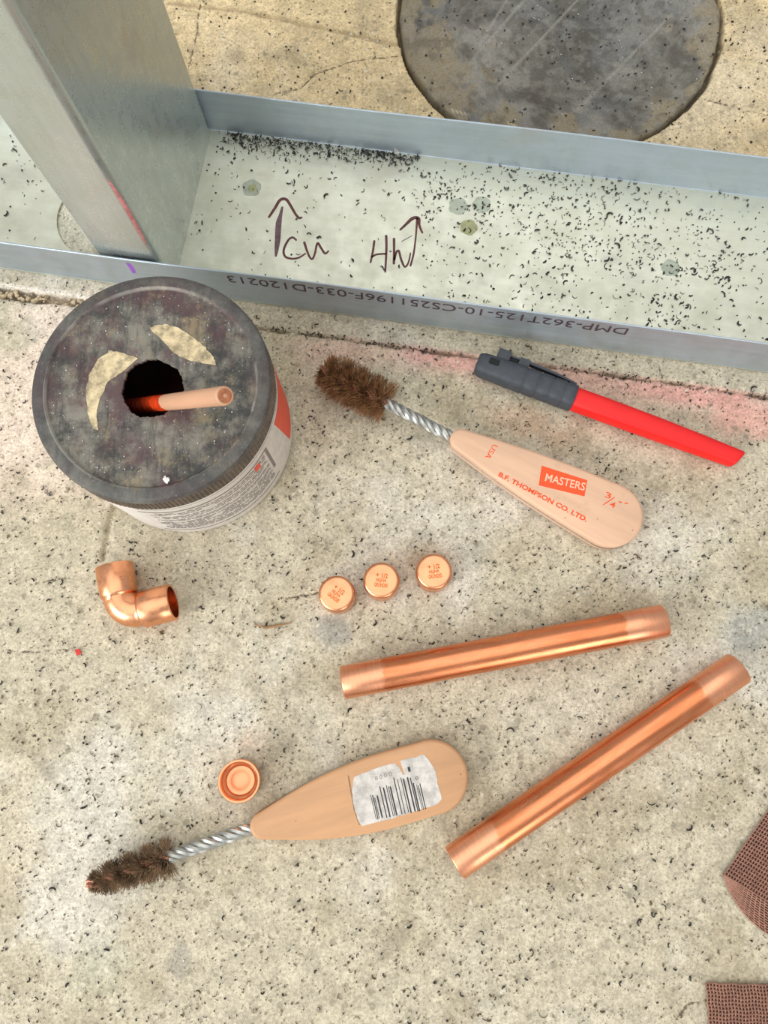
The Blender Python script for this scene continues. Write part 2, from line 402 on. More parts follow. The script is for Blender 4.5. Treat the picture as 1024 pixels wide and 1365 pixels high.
def floor_fields(X, Y):
    u, v = track_uv(X, Y)
    n = fbm(X, Y, 90, 5, 3); n2 = fbm(X, Y, 30, 4, 11); n3 = fbm(X, Y, 9, 3, 23)
    base = np.empty(X.shape + (3,))
    near = np.array(lin(200, 189, 164)); far = np.array(lin(222, 199, 156)); pale = np.array(lin(222, 215, 200)); warm = np.array(lin(224, 206, 184))
    dark = np.array(lin(170, 155, 126))
    k = sstep(40, 70, v)[..., None]
    base[:] = near * (1 - k) + far * k
    kk = (sstep(0.52, 0.72, n) * 0.7)[..., None] * (1 - k * 0.6); base = base * (1 - kk) + pale * kk
    kk = (sstep(0.5, 0.25, n2) * 0.5)[..., None]; base = base * (1 - kk) + dark * kk
    def blob(px, py, rx, ry, c, amt, soft=0.6, rot=0.0):
        nonlocal base
        c0 = U(px, py); dx, dy = X - c0[0], Y - c0[1]
        a, b = dx * math.cos(rot) + dy * math.sin(rot), -dx * math.sin(rot) + dy * math.cos(rot)
        d = np.hypot(a / rx, b / ry) + (n3 - 0.5) * 0.7 + (n2 - 0.5) * 0.8
        kk = (sstep(1.0, 1.0 - soft, d) * amt)[..., None]
        base = base * (1 - kk) + np.array(lin(*c)) * kk
    blob(118, 300, 30, 30, (240, 234, 212), 0.9, 0.3)
    blob(60, 540, 62, 76, (238, 216, 196), 0.85, 0.8)
    blob(90, 430, 50, 25, (240, 220, 202), 0.8, 0.8)
    pink = sstep(-34, -16, v) * sstep(-11, -13, v) * sstep(0.3, 0.6, n2 + 0.12) * sstep(40, 130, u)
    base = base * (1 - (pink * 0.5)[..., None]) + np.array(lin(226, 160, 150)) * (pink * 0.5)[..., None]
    blob(990, 560, 34, 16, (226, 164, 150), 0.7, 0.8, -0.2); blob(900, 525, 40, 9, (228, 160, 150), 0.5, 0.8, -0.16)
    blob(580, 478, 34, 8, (226, 164, 154), 0.55, 0.8, -0.16); blob(450, 470, 30, 14, (220, 178, 160), 0.5, 0.8)
    blob(700, 560, 30, 14, (206, 164, 138), 0.45, 0.8, -0.3)
    blob(560, 745, 30, 12, (190, 158, 126), 0.5, 0.8); blob(335, 985, 14, 10, (200, 156, 128), 0.3, 0.9)
    blob(440, 842, 13, 10, (160, 158, 148), 0.75, 0.5); blob(1000, 838, 20, 16, (176, 176, 166), 0.75, 0.6)
    blob(880, 720, 40, 30, (224, 216, 200), 0.6, 0.9); blob(760, 950, 50, 30, (220, 210, 192), 0.4, 0.9)
    blob(70, 700, 40, 22, (196, 186, 158), 0.5, 0.9); blob(20, 1110, 30, 50, (206, 190, 160), 0.5, 0.9)
    blob(240, 1275, 7, 12, (160, 152, 140), 0.55, 0.5); blob(130, 1290, 22, 18, (184, 182, 158), 0.5, 0.9)
    blob(520, 1262, 12, 5, (140, 130, 112), 0.4, 0.8, 0.8); blob(60, 1025, 14, 6, (140, 132, 116), 0.55, 0.7, -0.7)
    blob(560, 585, 12, 9, (176, 170, 156), 0.4, 0.7); blob(20, 640, 12, 12, (160, 146, 120), 0.4, 0.8)
    z = -0.25 - 0.5 * n3 - 0.3 * n2 * 0
    # joint in front of the track, wide and crumbly at one end, filled with dirt at the other
    jc = -13.6 + (n2 - 0.5) * 3.0
    left = sstep(-40, -110, u)
    jw = 0.55 + 2.6 * left + (n3 - 0.5) * 1.5
    dj = np.abs(v - jc); dj_c = dj
    pit = sstep(jw + 0.5, jw - 0.3, dj)
    z = z - pit * (2.0 + 5.0 * left + (1.6 + 9.0 * left) * (n3 - 0.5))
    lip = sstep(2.2, 0.4, np.abs(v - jc - jw - 1.2)) * left
    base = base * (1 - (lip * 0.6)[..., None]) + np.array(lin(240, 232, 220)) * (lip * 0.6)[..., None]
    jd = (pit * (0.75 - 0.2 * left))[..., None]
    base = base * (1 - jd) + np.array(lin(120, 100, 72)) * jd
    # short joint under the jar
    d = seg_dist(X, Y, pxline((160, 655), (146, 690), (136, 745))) + (n3 - 0.5) * 1.6
    p2 = sstep(2.0, 0.5, d); z = z - p2 * 1.3; base = base * (1 - (p2 * 0.5)[..., None]) + np.array(lin(140, 122, 96)) * (p2 * 0.5)[..., None]
    for s_ in SOFT:
        d = seg_dist(X, Y, s_) + (n3 - 0.5) * 2.2; p2 = sstep(2.4, 0.5, d); z = z - p2 * 0.9
        base = base * (1 - (p2 * 0.5)[..., None]) + np.array(lin(136, 116, 82)) * (p2 * 0.5)[..., None]
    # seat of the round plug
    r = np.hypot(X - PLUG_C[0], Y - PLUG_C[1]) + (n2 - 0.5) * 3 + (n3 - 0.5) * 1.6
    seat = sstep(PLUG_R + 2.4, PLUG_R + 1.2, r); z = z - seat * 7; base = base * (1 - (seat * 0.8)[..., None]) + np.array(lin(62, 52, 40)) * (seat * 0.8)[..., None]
    cd = np.full(X.shape, 8.0)
    for c_ in CRACKS: cd = np.minimum(cd, seg_dist(X + (n3 - 0.5) * 3.0, Y + (n2 - 0.5) * 4.0, c_))
    z = z - sstep(0.9, 0.0, cd) * 0.5
    return base, z, np.clip(cd, 0, 8)

def coords(a, b, fine, outer):
    return np.concatenate([a - np.array(outer[::-1]), np.arange(a, b + fine * 0.5, fine), b + np.array(outer)])
OUT = list(range(4, 121, 4)) + list(range(132, 421, 12)) + list(range(460, 1500, 40))
xs = coords(-256, 236, 1.0, OUT); ys = coords(-166, 420, 1.0, OUT)
GX, GY = np.meshgrid(xs, ys)
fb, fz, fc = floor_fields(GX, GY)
nx, ny = len(xs), len(ys)
vv = np.stack([GX, GY, fz], -1).reshape(-1, 3) * S
idx = np.arange(nx * ny).reshape(ny, nx)
quads = np.stack([idx[:-1, :-1], idx[:-1, 1:], idx[1:, 1:], idx[1:, :-1]], -1).reshape(-1, 4)
def fast_mesh(name, verts, faces):
    me = bpy.data.meshes.new(name); k = faces.shape[1]
    me.vertices.add(len(verts)); me.vertices.foreach_set('co', np.ascontiguousarray(verts, dtype=np.float32).ravel())
    me.loops.add(faces.size); me.loops.foreach_set('vertex_index', faces.astype(np.int32).ravel())
    me.polygons.add(len(faces)); me.polygons.foreach_set('loop_start', np.arange(0, faces.size, k, dtype=np.int32))
    me.update(calc_edges=True); me.validate(); return me
def set_col(me, rgb):
    at = me.color_attributes.new('Col', 'FLOAT_COLOR', 'POINT')
    at.data.foreach_set('color', np.concatenate([rgb.reshape(-1, 3), np.ones((rgb.size // 3, 1))], 1).astype(np.float32).ravel())
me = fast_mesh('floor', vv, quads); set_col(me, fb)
at = me.attributes.new('crack', 'FLOAT', 'POINT'); at.data.foreach_set('value', fc.astype(np.float32).ravel())
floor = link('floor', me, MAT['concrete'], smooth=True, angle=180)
tag(floor, 'beige speckled concrete slab with a joint along the steel track', 'floor', kind='structure')

# round cement plug set in the slab
def make_plug():
    NR, NA = 90, 260
    rr = np.concatenate([np.linspace(0.0, PLUG_R - 2.0, NR - 3), [PLUG_R - 1.2, PLUG_R - 0.7, PLUG_R - 0.5]]); aa = np.linspace(0, 2 * np.pi, NA, endpoint=False)
    Rg, Ag = np.meshgrid(rr, aa, indexing='ij')
    X = Rg * np.cos(Ag); Y = Rg * np.sin(Ag)
    n = fbm(X, Y, 45, 5, 51); n2 = fbm(X, Y, 14, 4, 61); n3 = fbm(X, Y, 5, 3, 71)
    edge = (Rg / PLUG_R)
    X = X + (n2 - 0.5) * 2.4 * (edge > 0.97); Y = Y + (n3 - 0.5) * 2.4 * (edge > 0.97)
    z = -0.8 + 1.8 * n + 1.5 * n2 + 0.9 * n3
    z[-3] -= 0.5; z[-2] -= 1.6; z[-1] = -6.0
    # folds and trowel lines
    fold = np.zeros_like(z); tan_ = np.zeros_like(z); lines = np.zeros_like(z)
    W = lambda px, py: U(px, py)[:2] - np.array(PLUG_C)
    for a, b, wd, dep in (((676, 0), (640, 60), 1.0, 0.3), ((770, 0), (660, 118), 1.2, 0.3), ((895, 20), (768, 150), 1.3, 0.35), ((700, 0), (626, 85), 1.4, 0.6),):
        d = seg_dist(X, Y, [W(*a), W(*b)]) + (n3 - 0.5) * 0.8; q = sstep(wd, 0.2, d); lines = np.maximum(lines, q * 0.8)
        z = z + q * dep
    for a, b, wd in (((578, 8), (553, 48), 2.0), ((630, 78), (560, 135), 1.6), ((908, 0), (896, 62), 2.0), ((700, 170), (560, 140), 0.1)):
        d = seg_dist(X, Y, [W(*a), W(*b)]) + (n3 - 0.5) * 1.2; q = sstep(wd, 0.3, d); fold = np.maximum(fold, q); z = z - q * 1.0
    g1, g2 = np.array(lin(134, 132, 122)), np.array(lin(196, 192, 182)); tan_c = np.array(lin(204, 186, 150)); dk = np.array(lin(92, 88, 80)); sl = np.array(lin(136, 142, 150))
    c = g1 + (g2 - g1) * sstep(0.35, 0.65, n)[..., None]
    k = (sstep(0.5, 0.75, fbm(X, Y, 30, 4, 91)) * 0.6)[..., None]; c = c * (1 - k) + sl * k
    k = (sstep(0.48, 0.7, n2) * 0.65)[..., None]; c = c * (1 - k) + dk * k
    k = (sstep(0.55, 0.75, n3) * 0.4)[..., None]; c = c * (1 - k) + g2 * k
    fl = fbm(X, Y, 11, 5, 131)
    e = sstep(0.80, 0.88, edge + (n - 0.5) * 0.7 + (fl - 0.5) * 0.9) * sstep(0.36, 0.46, fl)
    k = (e * 0.8)[..., None]; c = c * (1 - k) + tan_c * k
    wl = W(575, 90); d = np.hypot((X - wl[0]) / 20, (Y - wl[1]) / 34) + (n2 - 0.5) * 0.9 + (fl - 0.5) * 0.9
    z = z + sstep(1.0, 0.8, d) * 0.5
    k = (sstep(1.0, 0.8, d) * 0.75)[..., None]; c = c * (1 - k) + tan_c * k
    k = (sstep(0.52, 0.6, fbm(X, Y, 4, 3, 151)) * 0.28)[..., None]; c = c * (1 - k) + np.array(lin(214, 208, 196)) * k
    k = (sstep(0.56, 0.66, fbm(X, Y, 6, 3, 171)) * 0.4)[..., None]; c = c * (1 - k) + np.array(lin(84, 80, 72)) * k
    k = (lines * 0.7)[..., None]; c = c * (1 - k) + np.array(lin(224, 218, 204)) * k
    k = (fold * 0.6)[..., None]; c = c * (1 - k) + np.array(lin(70, 64, 54)) * k
    V = np.stack([X, Y, z], -1).reshape(-1, 3) * S
    ix = np.arange(NR * NA).reshape(NR, NA); j = np.roll(ix, -1, 1)
    q = np.stack([ix[:-1], ix[1:], j[1:], j[:-1]], -1).reshape(-1, 4)
    me = fast_mesh('core_plug', V, q); set_col(me, c)
    o = link('core_plug', me, MAT['plug'], smooth=True, angle=180, loc=(*PLUG_C, 0))
    tag(o, 'round grey cement plug set flush into the slab behind the track', 'plug')
make_plug()

# ------------------------------------------------------------------ steel track
def local_px(o, px, py, zl): return ray_local(px, py, M_of(o), zl)

def ribbon(mb, pts, width, z, th=0.06):
    """flat stroke through 2-D points, round-ended"""
    pts = [np.array(p, float) for p in pts]; ww = width if hasattr(width, '__len__') else [width] * len(pts)
    L_, R_ = [], []
    for i, p in enumerate(pts):
        t = pts[min(i + 1, len(pts) - 1)] - pts[max(i - 1, 0)]; t /= np.linalg.norm(t) + 1e-9; n = np.array([-t[1], t[0]])
        L_.append(p + n * ww[i] / 2); R_.append(p - n * ww[i] / 2)
    def cap(p, t, n, w_): return [p + w_ / 2 * (math.cos(a) * n + math.sin(a) * t) for a in (math.pi * 3 / 4, math.pi / 2, math.pi / 4)]
    t0 = pts[0] - pts[1]; t0 /= np.linalg.norm(t0); n0 = np.array([-t0[1], t0[0]])
    t1 = pts[-1] - pts[-2]; t1 /= np.linalg.norm(t1); n1 = np.array([-t1[1], t1[0]])
    k = len(pts); vs_ = [(*p, z) for p in L_] + [(*p, z) for p in R_]
    fs = [(i, i + 1, k + i + 1, k + i) for i in range(k - 1)]
    c0 = [p for p in cap(pts[0], t0, n0, ww[0])]; c1 = [p for p in cap(pts[-1], t1, n1, ww[-1])]
    b = len(vs_); vs_ += [(*p, z) for p in c0] + [(*p, z) for p in c1]
    fs.append((k, b + 2, b + 1, b, 0)); fs.append((k - 1, b + 5, b + 4, b + 3, 2 * k - 1))
    mb.add(vs_, fs)

def smooth_pts(pts, n=6):
    P = [np.array(p, float) for p in pts]; out = []
    for i in range(len(P) - 1):
        p0, p1, p2, p3 = P[max(i - 1, 0)], P[i], P[i + 1], P[min(i + 2, len(P) - 1)]
        for k in range(n):
            t = k / n
            out.append(0.5 * ((2 * p1) + (-p0 + p2) * t + (2 * p0 - 5 * p1 + 4 * p2 - p3) * t * t + (-p0 + 3 * p1 - 3 * p2 + p3) * t ** 3))
    out.append(P[-1]); return out

def flat_patch(poly, z, th, jag=0.0, seed=0):
    """thin plate with the given 2-D outline"""
    mb = MB(); P = []
    r_ = random.Random(seed)
    for i in range(len(poly)):
        a, b = np.array(poly[i], float), np.array(poly[(i + 1) % len(poly)], float)
        n_ = 4 if jag else 1
        for k in range(n_):
            p = a + (b - a) * k / n_
            if jag: p = p + np.array([r_.uniform(-jag, jag), r_.uniform(-jag, jag)])
            P.append(p)
    n_ = len(P)
    mb.add([(*p, z) for p in P] + [(*p, z + th) for p in P], [tuple(range(n_ - 1, -1, -1)), tuple(range(n_, 2 * n_))] + [(i, (i + 1) % n_, n_ + (i + 1) % n_, n_ + i) for i in range(n_)])
    return mb

def text_mesh(s, bold=0.0):
    cu = bpy.data.curves.new('t', 'FONT'); cu.body = s; cu.size = 1.0; cu.resolution_u = 3; cu.offset = bold
    ob = bpy.data.objects.new('t', cu); col.objects.link(ob)
    bpy.context.view_layer.update()
    me = bpy.data.meshes.new_from_object(ob.evaluated_get(bpy.context.evaluated_depsgraph_get()))
    bpy.data.objects.remove(ob); bpy.data.curves.remove(cu)
    return me

def text_on(name, s, p0, p1, hgt, z, mat, parent, bold=0.0, frame=None):
    """lettering whose baseline runs p0 -> p1 (2-D, parent's mm) with capitals hgt tall"""
    me = text_mesh(s, bold); n_ = len(me.vertices); co = np.empty(n_ * 3, np.float32); me.vertices.foreach_get('co', co); co = co.reshape(-1, 3)
    x0, x1 = co[:, 0].min(), co[:, 0].max(); y1 = co[:, 1].max(); y0 = min(0.0, co[:, 1].min())
    p0, p1 = np.array(p0), np.array(p1); d = p1 - p0; L = np.linalg.norm(d); d = d / L; up = np.array([-d[1], d[0]])
    fx = (co[:, 0] - x0) / (x1 - x0) * L; fy = co[:, 1] / y1 * hgt
    P = p0 + fx[:, None] * d + fy[:, None] * up
    if frame is None: out = np.c_[P, np.full(n_, z)]
    else: out = frame(P)
    me.vertices.foreach_set('co', (out * S).astype(np.float32).ravel()); me.update()
    return link(name, me, mat, parent, smooth=False)

track = thing('steel_track', 'galvanised steel wall track lying across the slab, with marker arrows on its web', 'metal track', tuple(TQ), (0, 0, TA))
HOLE_C = local_px(track, 137, 290, 0.5); HOLE_R = 26.0
U0, U1, TH = -700.0, 900.0, 0.9
LEG = 30.3
def make_track():
    # web: a sheet with a round punch-out under the stud
    bm = bmesh.new()
    for z in (0.15, TH + 0.15):
        ring = [bm.verts.new((U0, 0, z)), bm.verts.new((U1, 0, z)), bm.verts.new((U1, TW, z)), bm.verts.new((U0, TW, z))]
        es = [bm.edges.new((ring[i], ring[(i + 1) % 4])) for i in range(4)]
        hv = [bm.verts.new((HOLE_C[0] + HOLE_R * math.cos(a), HOLE_C[1] + HOLE_R * math.sin(a), z)) for a in np.linspace(0, 2 * math.pi, 64, endpoint=False)]
        he = [bm.edges.new((hv[i], hv[(i + 1) % 64])) for i in range(64)]
        bmesh.ops.triangle_fill(bm, edges=es + he, use_beauty=True)
        if z < 0.5: lo = hv
        else:
            for i in range(64): bm.faces.new((lo[i], lo[(i + 1) % 64], hv[(i + 1) % 64], hv[i]))
    bmesh.ops.recalc_face_normals(bm, faces=bm.faces)
    for v_ in bm.verts: v_.co *= S
    me = bpy.data.meshes.new('web'); bm.to_mesh(me); bm.free()
    web = link('web', me, MAT['web'], track, smooth=False)
    # flanges: thin legs with the bend radius at their foot, hemmed top
    fl = []
    for side in (0, 1):
        mb = MB(); s_ = 1 if side == 0 else -1; y0 = 0 if side == 0 else TW
        prof = [(1.6, TH + 0.15), (1.6, 0.15), (0.6, 0.3), (0.1, 0.9), (0, 2), (-0.35, LEG - 0.3), (-0.1, LEG), (0.35, LEG), (0.6, LEG - 0.3), (0.9, 2.0), (1.1, 1.3)]
        ringsA = []
        for u_ in np.linspace(U0, U1, 33):
            wob = 0.5 * math.sin(u_ * 0.011 + side * 2) + 0.25 * math.sin(u_ * 0.031)
            ringsA.append([(u_, y0 + s_ * (y + wob * (z / LEG) ** 2), z) for y, z in prof])
        mb.rings(ringsA, closed=True, cap0=True, cap1=True)
        fl.append(mb.build('flange', MAT['flange'], track, smooth=True, angle=35))
    return web, fl
web, flanges = make_track()
WZ = TH + 0.15
wp = lambda px, py: local_px(track, px, py, WZ)
def stroke(name, pxs, wpx, mat, n=6, parent=web, sm=True):
    mb = MB(); P = [wp(*p) for p in pxs]; P = smooth_pts(P, n) if sm else P
    W_ = np.interp(np.linspace(0, 1, len(P)), np.linspace(0, 1, len(wpx)), wpx) / 2.42
    ribbon(mb, P, list(W_), WZ + 0.05); return mb.build(name, mat, parent, smooth=False)
z1 = lambda x, y: (350 + x / 10.24, 255 + y / 10.24)
z2 = lambda x, y: (480 + x / 10.24, 275 + y / 10.24)
stroke('marker_arrow', [z1(90, 350), z1(170, 230), z1(240, 120), z1(320, 110), z1(380, 190), z1(450, 310), z1(500, 365), z1(530, 358)], [3.4, 4, 4.6, 4, 3.6, 3.4, 3.2], MAT['ink'])
stroke('marker_arrow', [z1(270, 220), z1(245, 330), z1(222, 430), z1(212, 560), z1(205, 680), z1(192, 800), z1(182, 885)], [3, 5, 8, 8, 7.6, 5.5, 2.5], MAT['ink_dark'])
stroke('marker_letter', [z1(460, 665), z1(410, 630), z1(350, 670), z1(290, 800), z1(310, 890), z1(400, 920), z1(500, 905), z1(585, 850)], [2.6, 3, 3.2, 3.2, 3, 2.8, 2.2], MAT['ink'])
stroke('marker_letter', [z1(572, 700), z1(600, 790), z1(640, 890), z1(680, 925), z1(715, 850), z1(750, 710), z1(800, 775), z1(855, 850), z1(900, 815)], [3.6, 3, 2.8, 2.8, 3.2, 3.2, 2.2], MAT['ink'])
stroke('marker_letter', [z2(195, 475), z2(175, 620), z2(145, 765)], [3.2, 3, 2.6], MAT['ink'])
stroke('marker_letter', [z2(165, 690), z2(220, 660), z2(300, 650), z2(350, 650)], [2.6, 2.8, 2.8], MAT['ink'])
stroke('marker_letter', [z2(358, 405), z2(360, 600), z2(345, 895)], [3.6, 3.2, 2.6], MAT['ink'])
stroke('marker_letter', [z2(465, 445), z2(465, 620), z2(462, 780)], [3.6, 3.2, 3.4], MAT['ink'])
stroke('marker_letter', [z2(470, 730), z2(495, 630), z2(530, 610), z2(560, 720), z2(610, 825), z2(660, 770), z2(690, 640)], [3, 3, 3, 3, 2.6, 1.8], MAT['ink'])
stroke('marker_arrow', [z2(690, 810), z2(730, 660), z2(755, 480), z2(770, 320), z2(780, 170)], [2.8, 2.6, 2.4, 2.6, 3.4], MAT['ink'])
stroke('marker_arrow', [z2(550, 320), z2(640, 235), z2(720, 165), z2(800, 165), z2(810, 260), z2(850, 360)], [2.8, 4, 5, 4.4, 3.4, 2.8], MAT['ink'])
stroke('marker_scratch', [z2(570, 480), z2(640, 440), z2(710, 400)], [1.2, 1.0, 1.0], MAT['ink_dark'])
def spot(px, py, r, mat, seed):
    c = wp(px, py); r_ = random.Random(seed); ph = r_.uniform(0, 6)
    poly = [c + (r * (1 + 0.05 * math.sin(5 * a + ph) + r_.uniform(-0.04, 0.04))) * np.array([math.cos(a), math.sin(a)]) for a in np.linspace(0, 2 * math.pi, 36, endpoint=False)]
    return flat_patch(poly, WZ + 0.02 + 0.04 * (seed % 2), 0.02).build('stain_spot', mat, web, smooth=False)
s_ = spot(335.5, 250.5, 5.4, MAT['spot_grey'], 2); spot(336.5, 251, 2.6, MAT['spot'], 7)
spot(625, 303, 4.8, MAT['spot'], 3); spot(611, 275, 5.4, MAT['spot_grey'], 4); spot(642, 273, 5.2, MAT['spot_grey'], 5); spot(894, 357, 5.0, MAT['spot_grey'], 6)
# printed code on the near flange, upside-down for the viewer
def flange_hit(px, py):
    """(u, z) on the outer face of the near flange"""
    r = Vector(ROT @ np.array([(px - CX) / F_PX, (py - CY) / F_PX, 1.0])); Mi = M_of(track).inverted()
    o = Mi @ Vector((0, 0, H * S)); d = Mi.to_3x3() @ r; t = (-0.2 * S - o.y) / d.y; p = (o + d * t) / S
    return np.array([p.x, p.z])
def on_flange(P):
    wob = 0.5 * np.sin(P[:, 0] * 0.011) + 0.25 * np.sin(P[:, 0] * 0.031)
    y = -0.35 * (P[:, 1] - 2) / (LEG - 2) + wob * (P[:, 1] / LEG) ** 2
    return np.stack([P[:, 0], y - 0.12, P[:, 1]], -1)
a_, b_ = flange_hit(838, 440), flange_hit(303, 370)
zc = LEG - 3.2
code = text_on('printed_code', 'DMP-362T125-10-CS251196F-033-D120213', (a_[0], zc), (b_[0], zc), 6.6, 0, MAT['code_ink'], flanges[0], -0.004, on_flange)
# smears: purple marker, rubbed pale streaks
def flange_patch(name, pxs, mat, seed):
    P = np.array([flange_hit(*p) for p in pxs]); out = on_flange(P); n_ = len(P)
    mb = MB().add([tuple(p) for p in out] , [tuple(range(n_))]); return mb.build(name, mat, flanges[0], smooth=False)
flange_patch('purple_mark', [(168, 349), (174, 350), (179, 356), (182, 363), (177, 364), (173, 357)], MAT['purple'], 1)

# ------------------------------------------------------------------ steel stud standing in the track
def make_stud():
    o = thing('steel_stud', 'upright galvanised steel stud standing in the track at the upper corner', 'metal stud', tuple(TQ + TU * -35.5 + TV * 2.1 + np.array([0, 0, WZ + 0.12])), (0, 0, TA))
    HT, DW, FW, t = 1250.0, TW - 4.4, 32.5, 0.9
    r = 3.4; zs = [0, 30, 80, 200, 420, 800, HT]
    def prism(poly): return MB().rings([[(x, y, z) for x, y in poly] for z in zs], cap0=True, cap1=True)
    def arc(cx, cy, rr, a0, a1, n_=6): return [(cx + rr * math.cos(math.radians(a0 + (a1 - a0) * k / n_)), cy + rr * math.sin(math.radians(a0 + (a1 - a0) * k / n_))) for k in range(n_ + 1)]
    # web faces +x; flanges run to -x
    prism([(0, r), (0, DW - r), (-t, DW - r), (-t, r)]).build('web', MAT['stud'], o, smooth=False)
    f1 = arc(-r, r, r, 0, -90) + [(-FW + 1, 0), (-FW, 0.4), (-FW, t + 0.3), (-FW + 1, t)] + arc(-r, r, r - t, -90, 0)
    p = prism(f1).build('flange', MAT['stud'], o, smooth=True, angle=35)
    f2 = [(x, DW - y) for x, y in f1]
    prism(f2[::-1]).build('flange', MAT['stud'], o, smooth=True, angle=35)
    for y0, y1 in ((t, 10.0), (DW - 10.0, DW - t)):
        prism([(-FW, y0), (-FW + t, y0), (-FW + t, y1), (-FW, y1)]).build('return_lip', MAT['stud'], o, smooth=False)
    # red paint rubbed along the near bend
    rr = r + 0.05
    rings = []
    for z in np.linspace(40, 92, 14):
        k = math.sin((z - 40) / 52 * math.pi) ** 0.5
        rings.append([(-r + rr * math.cos(a), r + rr * math.sin(a), z) for a in np.radians(np.linspace(-72, -72 + 32 * k + 2, 6))])
    MB().rings(rings, closed=False).build('red_paint_rub', MAT['red_rub'], o)
make_stud()

# ------------------------------------------------------------------ jar of flux
jar = thing('flux_jar', 'white plastic jar of flux with a dirty dark grey screw lid', 'jar', (JX, JY, 0))
def make_jar():
    rb = JR - 0.4
    mb = MB(); mb.lathe([(0, 0.0), (rb - 2, 0.0), (rb - 0.6, 0.5), (rb, 2.0), (rb, JL + 4), (rb - 2, JL + 4), (rb - 2, 3), (0, 3)], 96)
    mb.build('body', MAT['tin_body'], jar)
    # label wrap and its print
    def wrap(name, th0, th1, z0, z1_, mat, parent, dr, skew=0.0):
        n_ = max(3, int(abs(th1 - th0) / 2)); rings = []
        for z, e in ((z0, 0), (z1_, 1)):
            rings.append([((rb + dr) * math.cos(math.radians(th0 + (th1 - th0) * k / n_ + skew * e)), (rb + dr) * math.sin(math.radians(th0 + (th1 - th0) * k / n_ + skew * e)), z) for k in range(n_ + 1)])
        return MB().rings(rings, closed=False).build(name, mat, parent)
    lab = wrap('label', -100, 232, 3.5, JL - 2.5, MAT['label_paper'], jar, 0.15)
    # near the right edge of the label: orange block, framed box of print
    wrap('orange_block', -6, 40, 8, 50, MAT['label_orange'], lab, 0.25, -7)
    wrap('frame_line', -100, -25, 47.5, 48.6, MAT['label_ink'], lab, 0.25)
    wrap('frame_line', -27, -25, 20, 48.6, MAT['label_ink'], lab, 0.25)
    wrap('frame_line', -100, -25, 8.2, 9.0, MAT['label_ink'], lab, 0.25)
    r_ = random.Random(5)
    z = 45.5
    while z > 10.5:
        th = -97 + r_.uniform(0, 6)
        mb = MB()
        while th < -29:
            wd = r_.uniform(1.0, 5.5); e = min(th + wd, -28.5)
            n_ = 3; rings = []
            for zz in (z, z - 0.75):
                rings.append([((rb + 0.25) * math.cos(math.radians(th + (e - th) * k / n_)), (rb + 0.25) * math.sin(math.radians(th + (e - th) * k / n_)), zz) for k in range(n_ + 1)])
            mb.rings(rings, closed=False); th = e + r_.uniform(0.5, 1.0)
            if r_.random() < 0.06: th += 6
        mb.build('print_line', MAT['label_ink'], lab); z -= r_.choice([1.7, 1.7, 2.0, 3.0])
    wrap('orange_mark', -37, -33, 40, 46, MAT['label_orange'], lab, 0.3)
    # lid with ribbed skirt
    NT_ = 170; n_ = NT_ * 4
    def ring(r, z, rib=0.0):
        out = []
        for k in range(n_):
            a = 2 * math.pi * k / n_; q = (0, 1, 1, 0)[k % 4]
            out.append(((r - rib * (1 - q)) * math.cos(a), (r - rib * (1 - q)) * math.sin(a), z))
        return out
    mb = MB()
    hr = 13.4; r_ = random.Random(3)
    hole = []
    ph = [r_.uniform(0, 6) for _ in range(4)]
    def hole_r(a): return hr + 0.35 * math.sin(3 * a + ph[0]) + 0.25 * math.sin(7 * a + ph[1]) + 0.18 * math.sin(17 * a + ph[2]) + 0.12 * math.sin(41 * a + ph[3])
    HX, HY = 0.6, -1.2
    def hring(dr, z): return [(HX + (hole_r(2 * math.pi * k / n_) + dr) * math.cos(2 * math.pi * k / n_), HY + (hole_r(2 * math.pi * k / n_) + dr) * math.sin(2 * math.pi * k / n_), z) for k in range(n_)]
    T = JH
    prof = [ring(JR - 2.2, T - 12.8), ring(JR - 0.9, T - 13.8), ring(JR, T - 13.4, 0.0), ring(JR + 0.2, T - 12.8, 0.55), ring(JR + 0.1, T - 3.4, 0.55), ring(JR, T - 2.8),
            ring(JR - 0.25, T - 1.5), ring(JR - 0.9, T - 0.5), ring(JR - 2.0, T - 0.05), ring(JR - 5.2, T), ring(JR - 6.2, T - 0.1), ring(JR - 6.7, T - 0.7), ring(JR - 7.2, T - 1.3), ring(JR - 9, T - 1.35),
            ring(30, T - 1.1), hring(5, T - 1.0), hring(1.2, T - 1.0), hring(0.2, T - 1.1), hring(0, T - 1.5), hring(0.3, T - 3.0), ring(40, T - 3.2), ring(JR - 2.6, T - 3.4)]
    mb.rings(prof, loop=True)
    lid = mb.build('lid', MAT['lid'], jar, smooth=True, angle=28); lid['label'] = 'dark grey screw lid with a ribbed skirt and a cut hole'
    pale = MB(); rr = []
    for k in range(0, 101):
        a = math.radians(-70 + 190 * k / 100)
        rr.append((math.cos(a), math.sin(a)))
    # torn paper left on the lid
    lp = lambda px, py: ray_local(px, py, M_of(jar), T - 0.9)
    q6 = lambda x, y: lp(120 + x / 4.876, 400 + y / 4.876)
    q3 = lambda x, y: lp(x / 2.438, 340 + y / 2.438)
    flat_patch([q6(*p) for p in [(388, 182), (430, 160), (500, 158), (580, 180), (680, 245), (750, 310), (800, 370), (822, 422), (740, 412), (630, 385), (540, 345), (480, 270), (420, 220)]], T - 1.15, 0.28, 0.3, 1).build('paper_remnant', MAT['sticker'], lid, smooth=False)
    flat_patch([q3(*p) for p in [(358, 310), (400, 318), (446, 336), (420, 362), (385, 388), (350, 412), (325, 465), (312, 520), (320, 568), (302, 566), (284, 510), (278, 450), (290, 390), (320, 340)]], T - 1.15, 0.28, 0.3, 2).build('paper_remnant', MAT['sticker'], lid, smooth=False)
    # white crumbs on the lid
    r_ = random.Random(8); mb = MB()
